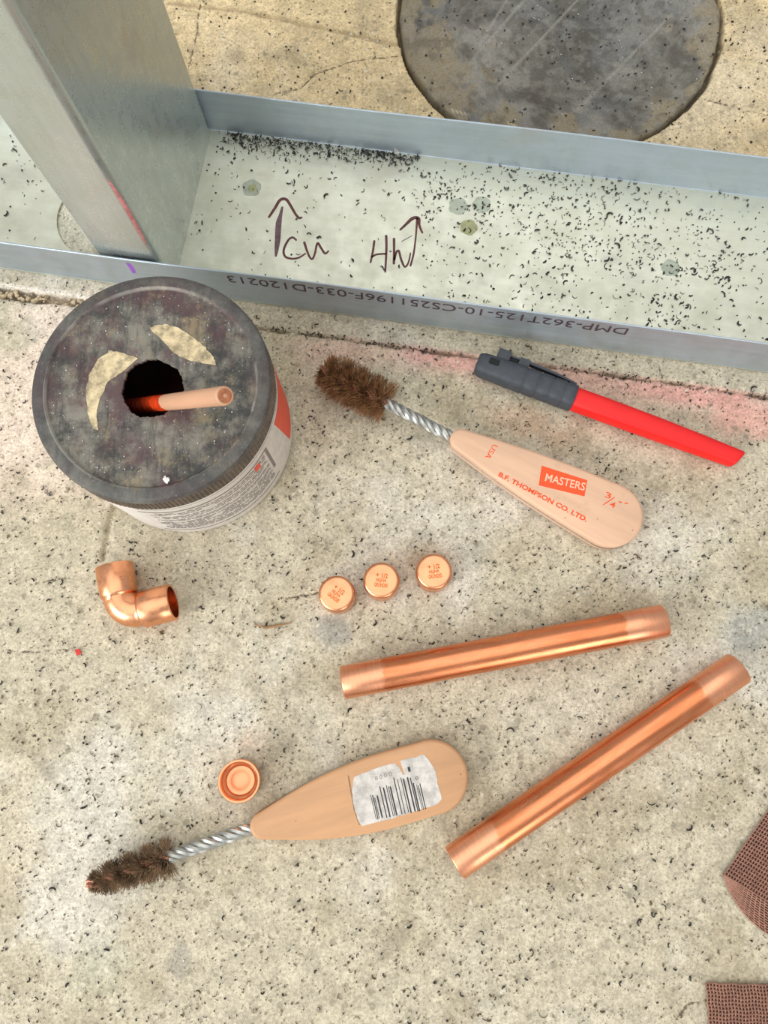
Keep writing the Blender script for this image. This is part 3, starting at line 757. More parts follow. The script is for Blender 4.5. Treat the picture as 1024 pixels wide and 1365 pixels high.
    for k in range(130):
        a, d = r_.uniform(0, 6.28), 15 + 29 * math.sqrt(r_.random()); s1 = r_.choice([0.1, 0.13, 0.17, 0.26])
        mb.box((d * math.cos(a), d * math.sin(a), T - 1.0 + s1 * 0.4), (s1, s1 * r_.uniform(0.5, 1), s1 * 0.5), r_.uniform(0, 3))
    o = mb.build('crumbs', MAT['swarf_bright'], lid, smooth=False); o['kind'] = 'stuff'
    c = lp(222, 640)
    flat_patch([c + np.array(p) for p in [(-1.6, 0.3), (-0.6, 1.9), (0.2, 0.9), (1.2, 1.3), (1.5, -0.4), (0.5, -1.6), (-0.7, -0.9)]], T - 1.3, 0.9, 0.2, 5).build('white_crumb', MAT['swarf_bright'], lid, smooth=False)
    # flux inside
    mb = MB(); mb.lathe([(0, 3.2), (rb - 2.1, 3.2), (rb - 2.1, 16), (30, 18), (12, 15), (0, 14)], 48); mb.build('flux_paste', MAT['flux'], jar)
make_jar()

# stick standing in the jar
def make_stick():
    a = U(217, 537, 69); e = U(300, 527.5, 126); d = (e - a) / np.linalg.norm(e - a)
    foot = a + d * ((22 - 69) / d[2]); L = np.linalg.norm(e - foot)
    o = thing('flux_stick', 'pale round stick with a red fluxed end poking out of the jar lid', 'stick', tuple(foot))
    q = Vector(d).to_track_quat('X', 'Z'); o.rotation_euler = q.to_euler()
    n_ = 20; r = 3.5
    cr = lambda x, r_: [(x, r_ * math.cos(2 * math.pi * k / n_), r_ * math.sin(2 * math.pi * k / n_)) for k in range(n_)]
    xs_ = [0, 10, 20, 30, L * 0.6, L * 0.8, L - 0.5, L]
    MB().rings([cr(x, r - (0.5 if x == L else 0)) for x in xs_], cap0=True, cap1=True).build('shaft', MAT['rod'], o)
    MB().rings([cr(L + 0.02, r - 0.9), cr(L + 0.06, r - 1.2), cr(L + 0.05, 0.8), cr(L - 0.25, 0.3)], cap1=True).build('end_grain', MAT['rod_end'], o)
    rings = []
    r_ = random.Random(4)
    sm_end = [L * 0.50 + 2.0 * math.sin(2 * math.pi * k / n_ * 2 + 1) + r_.uniform(-1.2, 1.2) for k in range(n_)]
    for j in range(10):
        t = j / 9
        rings.append([(x, (r + 0.22 - 0.2 * t ** 4) * math.cos(2 * math.pi * k / n_), (r + 0.22 - 0.2 * t ** 4) * math.sin(2 * math.pi * k / n_)) for k, x in enumerate([2 + (sm_end[k] - 2) * t for k in range(n_)])])
    MB().rings(rings).build('flux_coat', MAT['flux_red'], o)
make_stick()

# ------------------------------------------------------------------ fitting brushes
def hull_outline(L, r0, r1, d, n=20, bulge=1.3):
    """teardrop: wide round end at x = 0, narrow end at x = L, inset by d"""
    c1, c0 = r1, L - r0; ra, rb = r1 - d, r0 - d; al = math.acos((r1 - r0) / (c0 - c1))
    P = []
    for k in range(n + 1):
        a = al + (2 * math.pi - 2 * al) * k / n; P.append((c1 + ra * math.cos(a), ra * math.sin(a)))
    A, B = P[-1], (c0 + rb * math.cos(-al), rb * math.sin(-al))
    for k in range(1, 10):
        t = k / 10; b = bulge * math.sin(math.pi * t); P.append((A[0] + (B[0] - A[0]) * t + b * math.cos(-al), A[1] + (B[1] - A[1]) * t + b * math.sin(-al)))
    for k in range(n // 2 + 1):
        a = -al + 2 * al * k / (n // 2); P.append((c0 + rb * math.cos(a), rb * math.sin(a)))
    A, B = P[-1], P[0]
    for k in range(1, 10):
        t = k / 10; b = bulge * math.sin(math.pi * t); P.append((A[0] + (B[0] - A[0]) * t + b * math.cos(al), A[1] + (B[1] - A[1]) * t + b * math.sin(al)))
    return P

def make_brush(name, label, wide, narrow, tip, headstart, head_r, r0, r1, wood, bmat, seed, head_z, taper=0.0, bulge=1.3):
    wide, narrow, tip = np.array(wide), np.array(narrow), np.array(tip)
    L = np.linalg.norm(narrow - wide); ang = math.atan2(*(narrow - wide)[::-1])
    TK = 10.0
    total = L + np.linalg.norm(tip - narrow)
    pitch = math.asin((head_z - TK / 2) / (total - 18))
    o = thing(name, label, 'brush', (wide[0], wide[1], 0.05), (0, -pitch, ang), 'copper fitting brushes')
    for z0, z1_ in ((0.0, TK / 2 - 0.55), (TK / 2 + 0.55, TK)):
        bot = 0.9 if z0 == 0 else 0.15; top = 0.15 if z0 == 0 else 0.9
        zz = [(z0, bot + 0.6), (z0 + bot * 0.35, bot * 0.35), (z0 + bot, 0.0), (z1_ - top, 0.0), (z1_ - top * 0.35, top * 0.35), (z1_, top + 0.6)]
        MB().rings([[(x, y, z) for x, y in hull_outline(L, r0, r1, d, 20, bulge)] for z, d in zz], cap0=True, cap1=True).build('handle_half', wood, o, smooth=True, angle=50)
    lp_ = [(x, y, TK / 2) for x, y in hull_outline(L, r0, r1, 0.35, 20, bulge)]
    n_ = len(lp_); rings = []
    for i, p in enumerate(lp_):
        t = np.array(lp_[(i + 1) % n_]) - np.array(lp_[i - 1]); t /= np.linalg.norm(t); nrm = np.array([t[1], -t[0], 0])
        rings.append([np.array(p) + 0.72 * (math.cos(a) * nrm + math.sin(a) * np.array([0, 0, 1])) for a in np.linspace(0, 2 * math.pi, 6, endpoint=False)])
    MB().rings(rings, loop=True).build('wire_loop', MAT['wire'], o)
    # twisted wire stem, four strands, on through the head
    hd = np.linalg.norm(tip - narrow); x_end = L + hd
    # the head may point a little aside of the handle
    tl = narrow + (tip - narrow); aim = math.atan2(*(tip - narrow)[::-1]) - ang
    def P(x, y, z):       # bend the stem behind the handle
        dx = max(0.0, x - L); return (x - dx + dx * math.cos(aim) - y * math.sin(aim) * (dx > 0), y * (math.cos(aim) if dx > 0 else 1) + dx * math.sin(aim), z)
    x_h = L + headstart
    for s_i in range(4):
        pts = []
        for x in np.arange(L - 4, x_h + 1.5, 0.55):
            a = 2 * math.pi * x / 18.0 + s_i * math.pi / 2; pts.append(P(x, 1.9 * math.cos(a), TK / 2 + 1.9 * math.sin(a)))
        MB().tube(pts, 1.42, 7).build('wire_strand', MAT['wire'], o)
        pts = []
        for x in np.arange(x_h + 1.0, x_end, 0.7):
            a = 2 * math.pi * x / 18.0 + s_i * math.pi / 2; pts.append(P(x, 1.5 * math.cos(a), TK / 2 + 1.5 * math.sin(a)))
        MB().tube(pts, 1.1, 6).build('core_strand', MAT['wire_old'], o)
    # bristles
    r_ = random.Random(seed); mb = MB(); M = M_of(o)
    N = 3600
    for k in range(N):
        t = r_.random(); x = x_h + 1.0 + (x_end - x_h - 2.5) * t
        lane = r_.choice((0, 1)); a = 2 * math.pi * x / 18.0 + lane * math.pi + r_.gauss(0, 0.55) + math.pi / 4
        prof = (1.0 if t < 0.78 else 1.0 - 0.5 * ((t - 0.78) / 0.22) ** 1.6) * (1 - taper * t)
        ln = head_r * prof * r_.uniform(0.72, 1.04)
        lean = r_.gauss(0.12, 0.16); sw = r_.gauss(0, 0.18)
        p0 = np.array([x, 1.5 * math.cos(a), 1.5 * math.sin(a)])
        p1 = np.array([x + ln * lean * 0.4, 0.55 * ln * math.cos(a + sw * 0.4), 0.55 * ln * math.sin(a + sw * 0.4)])
        p2 = np.array([x + ln * lean, ln * math.cos(a + sw), ln * math.sin(a + sw)])
        if x - x_h < 3: p2[0] -= 1.0
        pts = []
        for p in (p0, p1, p2):
            q = np.array(P(p[0], p[1], TK / 2 + p[2])); wz = (M @ Vector(q * S)).z / S
            if wz < 0.25: q[2] += 0.25 - wz + r_.uniform(0, 0.4)
            pts.append(q)
        mb.tube(pts, [0.17, 0.15, 0.10], 3, cap=False)
    b = mb.build('bristles', bmat, o, smooth=False); b['kind'] = 'stuff'
    return o, L, TK

u2 = lambda px, py, z: tuple(U(px, py, z)[:2])
brush1, BL1, TK = make_brush('fitting_brush', 'wooden handled wire fitting brush with orange printing, beside the red marker', u2(851, 707, 7), u2(600, 582, 9), u2(426, 492, 11), 36, 12.2, 5.6, 16.4, MAT['wood'], MAT['bristle'], 1, 11.0)
brush2, BL2, TK = make_brush('fitting_brush', 'wooden handled wire fitting brush with a torn barcode sticker, nearest the bottom', u2(621, 1022, 7), u2(335, 1104, 8), u2(116, 1180, 9), 38, 9.6, 5.9, 16.6, MAT['wood2'], MAT['bristle2'], 2, 8.6, 0.3, 4.0)

bp = lambda px, py: ray_local(px, py, M_of(brush1), TK)
h8 = lambda x, y: bp(600 + x / 3.657, 560 + y / 3.657)
upper1 = [c for c in brush1.children if c.name.startswith('handle_half')][1]
upper2 = [c for c in brush2.children if c.name.startswith('handle_half')][1]
flat_patch([h8(447, 222), h8(669, 293), h8(656, 372), h8(432, 318)], TK - 0.03, 0.08).build('print_block', MAT['print_orange'], upper1, smooth=False)
text_on('print_text', 'MASTERS', h8(462, 296), h8(655, 344), 4.0, TK + 0.09, MAT['print_pale'], upper1, 0.012)
text_on('print_text', 'B.F. THOMPSON CO. LTD.', h8(234, 272), h8(664, 497), 2.4, TK + 0.05, MAT['print_orange'], upper1, 0.035)
text_on('print_text', 'USA', h8(212, 116), h8(170, 180), 2.6, TK + 0.05, MAT['print_orange'], upper1, 0.005)
text_on('print_text', '3', h8(754, 375), h8(782, 384), 2.9, TK + 0.05, MAT['print_orange'], upper1, 0.01)
text_on('print_text', '4', h8(776, 420), h8(802, 430), 2.9, TK + 0.05, MAT['print_orange'], upper1, 0.01)
mb = MB(); ribbon(mb, [h8(748, 412), h8(800, 378)], 0.5, TK + 0.05); mb.build('print_text', MAT['print_orange'], upper1, smooth=False)
text_on('print_text', '"', h8(820, 410), h8(866, 420), 1.6, TK + 0.05, MAT['print_orange'], upper1, 0.01)

bq = lambda px, py: ray_local(px, py, M_of(brush2), TK)
h7 = lambda x, y: bq(440 + x / 5.12, 970 + y / 5.12)
st = flat_patch([h7(*p) for p in [(165, 335), (280, 290), (380, 255), (440, 243), (470, 265), (498, 322), (512, 318), (478, 225), (560, 205), (640, 182), (690, 240), (720, 300), (735, 380), (765, 480), (740, 520), (620, 560), (420, 620), (220, 672), (195, 640), (165, 545), (150, 430)]], TK - 0.04, 0.14, 0.22, 3).build('barcode_sticker', MAT['paper'], upper2, smooth=False)
edge_mb = MB(); ribbon(edge_mb, [h7(125, 330), h7(145, 440), h7(165, 550), h7(200, 660)], 0.7, TK + 0.03); edge_mb.build('sticker_glue_edge', MAT['rust'], upper2, smooth=False)
r_ = random.Random(2)
x = 278.0
while x < 622:
    wbar = r_.choice([4, 5, 7, 10]); t = (x - 278) / 344
    top = 470 - 30 * t - (60 if x > 330 else 0) - (50 if 430 < x < 560 else 0) + r_.uniform(-12, 12); bot = 628 - 72 * t - r_.uniform(0, 8)
    sh = (bot - top) * 0.23
    mb = MB(); ribbon(mb, [h7(x, top), h7(x + sh, bot)], wbar / 5.12 / 2.9, TK + 0.12); mb.build('barcode_bar', MAT['black_print'], st, smooth=False)
    x += wbar + r_.choice([7, 9, 13, 18])
text_on('sticker_digit', '1', h7(536, 302), h7(552, 298), 2.2, TK + 0.12, MAT['black_print'], st)
text_on('sticker_digit', '0', h7(588, 358), h7(606, 352), 1.6, TK + 0.12, MAT['black_print'], st)
for k, (x0, y0) in enumerate(((340, 352), (372, 340), (404, 332), (310, 362))):
    text_on('sticker_digit', '0008'[k], h7(x0, y0), h7(x0 + 20, y0 - 6), 1.9, TK + 0.12, MAT['label_ink'], st)

# ------------------------------------------------------------------ red marker
def make_marker():
    a, b = U(636, 484, 7)[:2], U(986, 612, 6)[:2]; L = np.linalg.norm(b - a); ang = math.atan2(*(b - a)[::-1])
    o = thing('marker_pen', 'red marker pen with a dark grey clip cap, lying by the track', 'marker', (a[0], a[1], 0.0), (0, 0, ang))
    def sec(x, hw, hh, zc, e=3.2, shear=0.0, n_=28):
        P = []
        for k in range(n_):
            t = 2 * math.pi * k / n_; c, s = math.cos(t), math.sin(t)
            y = hw * math.copysign(abs(c) ** (2 / e), c); z = hh * math.copysign(abs(s) ** (2 / e), s)
            P.append((x + shear * y / hw, y, zc + z))
        return P
    J = 53.5
    z = lambda hh: hh + 0.05
    rings = [sec(J - 3, 5.2, 5.2, z(6.1)), sec(J, 5.75, 5.75, z(6.1)), sec(J + 20, 5.75, 5.75, z(6.0)), sec(J + 45, 5.5, 5.5, z(5.8)), sec(L - 20, 5.0, 5.1, z(5.3), 3.2, 0.5), sec(L - 2.6, 4.6, 4.5, z(4.7), 3.2, 1.5), sec(L - 1.0, 4.5, 4.4, z(4.7), 3.2, 1.6), sec(L - 0.2, 4.0, 4.0, z(4.7), 3.2, 1.5), sec(L, 3.4, 3.4, z(4.7), 3.2, 1.3)]
    MB().rings(rings, cap0=True, cap1=True).build('barrel', MAT['red'], o, angle=60)
    rings = [sec(0, 4.6, 4.8, z(6.5)), sec(0.6, 5.2, 5.6, z(6.5)), sec(3, 5.9, 6.3, z(6.5)), sec(24, 6.5, 6.6, z(6.6))]
    for k in range(4):
        x0 = 26 + k * 7; rings += [sec(x0, 6.5, 6.6, z(6.6)), sec(x0 + 0.5, 6.15, 6.25, z(6.6)), sec(x0 + 1.1, 6.15, 6.25, z(6.6)), sec(x0 + 1.6, 6.5, 6.6, z(6.6))]
    rings += [sec(J - 0.4, 6.35, 6.5, z(6.55)), sec(J, 6.1, 6.2, z(6.5)), sec(J - 0.2, 5.8, 5.8, z(6.5))]
    cap = MB().rings(rings, cap0=True).build('cap', MAT['cap_grey'], o, angle=45)
    lp_ = lambda px, py, zl: ray_local(px, py, M_of(o), zl)
    z4 = lambda x, y, zl: lp_(620 + x / 5.12, 440 + y / 5.12, zl)
    # clip: two lugs, a bridge and the tongue
    def slab(name, x0, x1, y0, y1, zz0, zz1, mat):
        mb = MB(); b_ = 0.5
        pl = [(x0 + b_, y0), (x1 - b_, y0), (x1, y0 + b_), (x1, y1 - b_), (x1 - b_, y1), (x0 + b_, y1), (x0, y1 - b_), (x0, y0 + b_)]
        mb.rings([[(px, py, zz) for px, py in pl] for zz in (zz0, zz1)], cap0=True, cap1=True); return mb.build(name, mat, cap, smooth=False)
    slab('clip_lug', 8.4, 15.2, 4.4, 10.6, 5.0, 11.4, MAT['cap_grey'])
    slab('clip_lug', 20.2, 25.8, 4.4, 9.7, 5.0, 11.2, MAT['cap_grey'])
    slab('clip_bridge', 14.8, 20.6, 8.2, 9.2, 6.5, 10.4, MAT['cap_grey'])
    tg = MB().rings([[(25.0, y, zz) for y, zz in ((8.0, 7), (9.4, 7), (9.4, 10.6), (8.0, 10.6))], [(40, y, zz) for y, zz in ((7.3, 7), (8.6, 7), (8.6, 10.6), (7.3, 10.6))], [(52.0, y, zz) for y, zz in ((6.3, 7.2), (7.3, 7.2), (7.3, 9.8), (6.3, 9.8))]], cap0=True, cap1=True)
    tg.build('clip_tongue', MAT['cap_grey'], cap, smooth=False)
    slab('slot', 15.2, 20.2, 5.0, 7.6, 6.5, 10.6, MAT['slot'])
    slab('slot', 5.8, 11.2, -0.4, 3.0, 11.6, 13.22, MAT['slot'])
make_marker()

# ------------------------------------------------------------------ copper
def make_pipe(label, pa, pb, mat, seed):
    a, b = U(*pa, 8)[:2], U(*pb, 8)[:2]; L = np.linalg.norm(b - a); ang = math.atan2(*(b - a)[::-1]); r, t = 7.95, 1.1; n_ = 48
    rings = []
    def ring(x, rr): return [(x, rr * math.cos(2 * math.pi * k / n_), r + 0.03 + rr * math.sin(2 * math.pi * k / n_)) for k in range(n_)]
    xs_ = list(np.linspace(0.5, L - 0.5, 12))
    prof = [(0.12, r - 0.25)] + [(x, r) for x in xs_] + [(L - 0.12, r - 0.25), (L, r - 0.5), (L, r - t), (L - 1, r - t - 0.05), (1, r - t - 0.05), (0, r - t), (0, r - 0.5)]
    mb = MB().rings([ring(*p) for p in prof], loop=True)
    o = mb.build('copper_pipe', mat, None, smooth=True, angle=40)
    o.location = (a[0] * S, a[1] * S, 0); o.rotation_euler = (0, 0, ang)
    tag(o, label, 'pipe', 'cut copper pipes')
    return L
make_pipe('short cut copper pipe lying almost level, just below the row of caps', (456.7, 910), (885.5, 827.5), MAT['copper_pipe'], 1)
make_pipe('short cut copper pipe lying steeply aslant, closest to the brown mesh cloth', (606, 1150), (984.5, 890.5), MAT['copper_pipe_b'], 2)

def make_elbow():
    c, e1, e2 = U(164, 819.5, 9.2)[:2], U(150.7, 757, 9.2)[:2], U(234, 801.5, 9.2)[:2]
    ang = math.atan2(*(e2 - c)[::-1]); L = 25.0
    n_ = 40; R0, R1, t = 9.15, 7.9, 1.0; cup = 14.5; zc = R0 + 0.03; br = L - cup - 1.6   # bend radius
    st_ = []           # (pos, tangent angle, radius)
    for d, r in ((L, R0 - 0.25), (L - 0.25, R0), (L - cup, R0), (L - cup - 0.8, R0 - 0.35), (L - cup - 1.6, R1)): st_.append((np.array([d, 0.0]), math.pi, r))
    for k in range(1, 12):
        a = math.pi / 2 * k / 12; st_.append((np.array([br - br * math.sin(a), br - br * math.cos(a)]), math.pi - a, R1 + 0.25 * math.sin(2 * a)))
    for d, r in ((L - cup - 1.6, R1), (L - cup - 0.8, R0 - 0.35), (L - cup, R0), (L - 0.25, R0), (L, R0 - 0.25)): st_.append((np.array([0.0, d]), math.pi / 2, r))
    def ring(p, a, r):
        nx_, ny_ = -math.sin(a), math.cos(a)
        out = []
        for k in range(n_):
            ph = 2 * math.pi * k / n_; q = p + np.array([nx_, ny_]) * r * math.cos(ph)
            q = np.maximum(q, [-99, -99]); out.append((q[0], q[1], zc + r * math.sin(ph)))
        return out
    rings = [ring(p, a, r) for p, a, r in st_] + [ring(p, a, r - t) for p, a, r in reversed(st_)]
    o = MB().rings(rings, loop=True).build('copper_elbow', MAT['copper'], None, smooth=True, angle=50)
    o.location = (c[0] * S, c[1] * S, 0); o.rotation_euler = (0, 0, ang)
    tag(o, 'copper ninety degree elbow fitting lying below the jar', 'pipe elbow')
make_elbow()

CH, CR = 14.2, 8.85
def cap_profile():
    t = 1.0
    return [(0.0, CH), (CR - 1.9, CH), (CR - 1.1, CH - 0.18), (CR - 0.45, CH - 0.6), (CR - 0.1, CH - 1.3), (CR, CH - 2.2), (CR, 0.25), (CR - 0.2, 0.0), (CR - t + 0.1, 0.0), (CR - t, 0.3), (CR - t, CH - 5.2), (CR - t - 0.3, CH - 4.8), (CR - t - 1.1, CH - 4.6), (CR - t - 1.5, CH - 4.2), (CR - t - 1.8, CH - 3.0), (CR - 3.2, CH - 2.8), (CR - 5, CH - 3.3), (CR - 7, CH - 3.65), (0.0, CH - 3.75)]
def make_cap(label, px, py, ang, stamp=True, flip=False):
    p = U(px, py, CH)
    o = thing('copper_cap_fitting', label, 'pipe cap', (p[0], p[1], 0.03), (0, 0, ang), 'copper end caps')
    prof = cap_profile()
    if flip:                                   # this one rocks on its rounded end
        prof = [(r * 1.08, CH - z) for r, z in prof]
        tilt = math.radians(9); ax = Vector((-p[1], p[0], 0)).normalized()
        o.rotation_euler = Matrix.Rotation(-tilt, 3, ax).to_euler(); o.location.z = (0.05 + (CR - 1.9) * 1.08 * math.sin(tilt)) * S
        o.location.x += CH * math.sin(tilt) * p[0] / math.hypot(p[0], p[1]) * S; o.location.y += CH * math.sin(tilt) * p[1] / math.hypot(p[0], p[1]) * S
    MB().lathe(prof, 56).build('shell', MAT['copper'], o, smooth=True, angle=48)
    if stamp:
        for s, p0, p1, hh in (('+', (-2.9, 1.5), (-1.2, 1.5), 1.8), ('1/2', (0.1, 1.2), (3.0, 1.2), 2.2), ('NLJNA', (-2.5, -0.8), (2.4, -0.8), 1.6), ('GRUNDES', (-3.2, -3.3), (3.4, -3.3), 1.9)):
            text_on('stamp', s, p0, p1, hh, CH + 0.03, MAT['copper_stamp'], o, 0.035)
make_cap('copper end cap standing closed side up, leftmost of the row of three', 448.5, 791, math.radians(-37))
make_cap('copper end cap standing closed side up, middle of the row of three', 508.4, 773.3, math.radians(-6))
make_cap('copper end cap standing closed side up, rightmost of the row of three', 579, 761.5, math.radians(8))
make_cap('copper end cap lying open side up, alone above the barcode brush', 319.2, 1041.0, 0.0, False, True)

# ------------------------------------------------------------------ woven abrasive cloth
def weave(o, fn, nu, nv, su, sv, inside, th=0.34, amp=0.22):
    """threads of both directions over the surface fn(s, t) (mm), one over one under"""
    mb = MB()
    def run(fixed, along, lane, other):
        pts = []
        for k in range(other * 2 + 1):
            q = k / 2
            a, b = (lane, q) if along else (q, lane)
            s_, t_ = a / nu, b / nv
            if not inside(s_, t_):
                if len(pts) > 2: mb.tube(pts, th, 4)
                pts = []; continue
            p, nrm = fn(s_, t_)
            over = math.cos(math.pi * (q + lane)) * (1 if along else -1) if k % 2 == 0 else 0.0
            pts.append(p + nrm * amp * over)
        if len(pts) > 2: mb.tube(pts, th, 4)
    for i in range(nu + 1): run(None, True, i, nv)
    for j in range(nv + 1): run(None, False, j, nu)
    return mb.build('weave', MAT['cloth'], o, smooth=False)

def sheet(o, fn, n_, m_, off, inside=None):
    mb = MB(); P = []
    for i in range(n_ + 1):
        P.append([fn(i / n_, j / m_)[0] - fn(i / n_, j / m_)[1] * off for j in range(m_ + 1)])
    mb.rings(P, closed=False); return mb.build('backing', MAT['cloth_back'], o)

def make_cloth_flat():
    a, b, c = U(942, 1311, 1.0), U(1024, 1313, 1.0), U(946, 1365, 1.0)
    e1 = (b - a) / np.linalg.norm(b - a); e2 = (c - a); e2 -= e1 * (e2 @ e1); e2 /= np.linalg.norm(e2)
    o = thing('abrasive_cloth', 'flat brown woven abrasive strip cut square, at the bottom corner', 'sanding cloth', (a[0], a[1], 0), (0, 0, math.atan2(e1[1], e1[0])), 'strips of abrasive mesh')
    Wd, Ln = 58.0, 38.0
    def fn(s_, t_):
        x, y = s_ * Wd, -t_ * Ln
        z = 0.75 + 0.5 * math.sin(x * 0.09) ** 2 + 0.4 * math.sin(y * 0.12) ** 2
        return np.array([x + 0.15 * math.sin(y), y + 0.2 * math.sin(x * 0.7), z]), np.array([0, 0, 1.0])
    weave(o, fn, 40, 26, 0, 0, lambda s_, t_: True, 0.36)
    sheet(o, fn, 24, 16, 0.45)
make_cloth_flat()

def make_cloth_fold():
    # a strip bent over: upper face rises to a fold, the lower lap curls back under it
    A = U(966, 1166, 2.5); B = U(1026, 1203, 10.0); C = U(1026, 1078, 1.5); D1 = U(988, 1212, 0.9); D = U(1026, 1246, 0.9)
    o = thing('abrasive_cloth', 'brown woven abrasive strip folded over on itself, by the slanting pipe', 'sanding cloth', (A[0], A[1], 0), (0, 0, 0), 'strips of abrasive mesh')
    base = np.array([A[0], A[1], 0]); A, B, C, D1, D = [p - base for p in (A, B, C, D1, D)]
    f = (B - A); g = (C - A)
    def up(s_, t_):        # s along the fold (to the right, out of frame), t towards the upper edge
        fold = A + f * s_ * 1.6; fold[2] = A[2] + (B[2] - A[2]) * math.sin(min(1, s_) * math.pi / 2)
        p = fold + (g * np.array([1, 1, 0])) * t_ * 1.25
        p[2] = max(0.9, fold[2] * (1 - 0.55 * t_) + 1.5 * math.sin(math.pi * t_) * s_)
        n_ = np.cross(f, g); n_ = n_ / np.linalg.norm(n_); n_ = n_ if n_[2] > 0 else -n_
        return p, n_
    def lo(s_, t_):
        fold = A + f * s_ * 1.6; fold[2] = A[2] + (B[2] - A[2]) * math.sin(min(1, s_) * math.pi / 2) - 0.5
        # foot of the lap on the slab: a curve A -> D1 -> D
        q = s_ * 1.6
        foot = (1 - q) ** 2 * A + 2 * q * (1 - q) * (2 * D1 - 0.5 * A - 0.5 * D) + q * q * D if q <= 1 else D + (D - D1) * (q - 1) * 1.0
        foot = np.array([foot[0], foot[1], 0.9])
        p = fold * (1 - t_) + foot * t_; p[2] = max(0.9, fold[2] * (1 - t_) ** 1.4 + 0.9 * t_)
        return p, np.array([0, -0.3, 0.95])
    weave(o, up, 26, 26, 0, 0, lambda s_, t_: True, 0.36)
    sheet(o, up, 20, 16, 0.5)
    weave(o, lo, 17, 12, 0, 0, lambda s_, t_: True, 0.34)
    sheet(o, lo, 20, 12, 0.45)
make_cloth_fold()

# ------------------------------------------------------------------ swarf and grit strewn about
FOOT = []      # footprints to keep clear: capsules (ax, ay, bx, by, r)
def capsule(pa, pb, r): FOOT.append((*U(*pa)[:2], *U(*pb)[:2], r))
FOOT.append((JX, JY, JX + 0.01, JY, JR + 0.6))
capsule((460, 910), (882, 828), 8.4); capsule((610, 1150), (980, 892), 8.4)
capsule((602, 585), (620, 595), 7); capsule((790, 678), (812, 690), 18); capsule((640, 605), (790, 678), 12); capsule((640, 480), (985, 612), 8)
capsule((430, 492), (520, 537), 8); capsule((340, 1100), (580, 1036), 9); capsule((570, 1040), (580, 1038), 18); capsule((480, 1064), (570, 1040), 15); capsule((120, 1178), (228, 1140), 6)
for p in ((448, 795), (508, 777), (579, 765), (319, 1042)): capsule(p, (p[0] + 0.5, p[1]), 9.6)
capsule((152, 765), (166, 815), 10); capsule((166, 815), (232, 803), 10)
capsule((1000, 1165), (1060, 1165), 22); capsule((985, 1345), (1080, 1345), 20)
def clear(x, y):
    for ax, ay, bx, by, r in FOOT:
        dx, dy = bx - ax, by - ay; t = max(0, min(1, ((x - ax) * dx + (y - ay) * dy) / (dx * dx + dy * dy + 1e-9)))
        if math.hypot(x - ax - t * dx, y - ay - t * dy) < r: return False
    return True

def curl(mb, x, y, z, r_, big=1.0):
    k = r_.random(); R_ = r_.uniform(0.4, 1.3) * big; th = r_.choice([0.1, 0.14, 0.2, 0.3, 0.4]) * (0.7 + 0.3 * big)
    arc = r_.uniform(0.6, 3.0) if k < 0.75 else r_.uniform(0.2, 0.7)
    if k >= 0.75: R_ *= 3
    a0 = r_.uniform(0, 6.28); n_ = 6 if k < 0.75 else 3
    hgt = r_.uniform(0.1, 0.7); pts = []
    cx, cy = x - R_ * math.cos(a0 + arc / 2), y - R_ * math.sin(a0 + arc / 2)
    for i in range(n_ + 1):
        a = a0 + arc * i / n_
        pts.append((cx + R_ * math.cos(a), cy + R_ * math.sin(a), z + th * 1.15 + hgt * (i / n_) * r_.random()))
    tw = [th * (0.5 + 0.6 * math.sin(math.pi * min(1, 0.15 + 0.8 * i / n_))) for i in range(n_ + 1)]
    mb.tube(pts, tw, 4, cap=False)
def chip(mb, x, y, z, r_, s_):
    h = s_ * 0.4; mb.box((x, y, z + h), (s_, s_ * r_.uniform(0.4, 0.9), h), r_.uniform(0, 3.1))

r_ = random.Random(11)
dens = lambda x, y, s_=26, sd=5: float(fbm(np.array([x]), np.array([y]), s_, 3, sd)[0])
dark, bright = MB(), MB()
n_c = 0
while n_c < 2300:                       # near slab
    px, py = r_.uniform(-30, 1054), r_.uniform(330, 1400)
    x, y, _z = U(px, py); u_, v_ = track_uv(x, y)
    if v_ > -1.5 or not clear(x, y): continue
    want = 0.30 + 1.5 * max(0, dens(x, y) - 0.42) * (1.0 if py < 1000 else 0.8)
    want *= 1.0 if py < 780 else (0.85 if py < 950 else 0.55)
    if abs(v_ + 13.6) < 2.2 and u_ > 40: want = 1.0
    if r_.random() > want: continue
    z = -0.35
    if r_.random() < 0.62: curl(dark, x, y, z, r_, 1.0 if r_.random() < 0.86 else 1.5)
    else: chip(dark, x, y, z, r_, r_.choice([0.2, 0.25, 0.35, 0.5]))
    n_c += 1
brown = MB(); n_c = 0
while n_c < 2600:
    px, py = r_.uniform(-30, 1054), r_.uniform(330, 1400); x, y, _z = U(px, py)
    if track_uv(x, y)[1] > -1.5 or not clear(x, y) or r_.random() > 0.25 + 2.0 * max(0, dens(x, y, 18, 77) - 0.42): continue
    if r_.random() < 0.6: curl(brown, x, y, -0.4, r_, r_.uniform(0.5, 1.1))
    else: chip(brown, x, y, -0.4, r_, r_.choice([0.2, 0.3, 0.45]))
    n_c += 1
o = brown.build('floor_grit', MAT['grit'], None, smooth=False); tag(o, 'fine brown grit and crumbs scattered over the near slab', 'grit', kind='stuff')
for k in range(260):                    # dirt lying in the joint
    u_ = r_.uniform(20, 330); v_ = -13.6 + r_.gauss(0, 1.0); p = TQ + TU * u_ + TV * v_
    if clear(p[0], p[1]): (curl if r_.random() < 0.5 else lambda *a: chip(*a, r_.uniform(0.2, 0.5)))(dark, p[0], p[1], -0.6, r_)
for k in range(430):
    px, py = r_.uniform(0, 1024), r_.uniform(380, 1365); x, y, _z = U(px, py)
    if clear(x, y) and track_uv(x, y)[1] < -2: chip(bright, x, y, -0.3, r_, r_.choice([0.15, 0.2, 0.3]))
n_c = 0
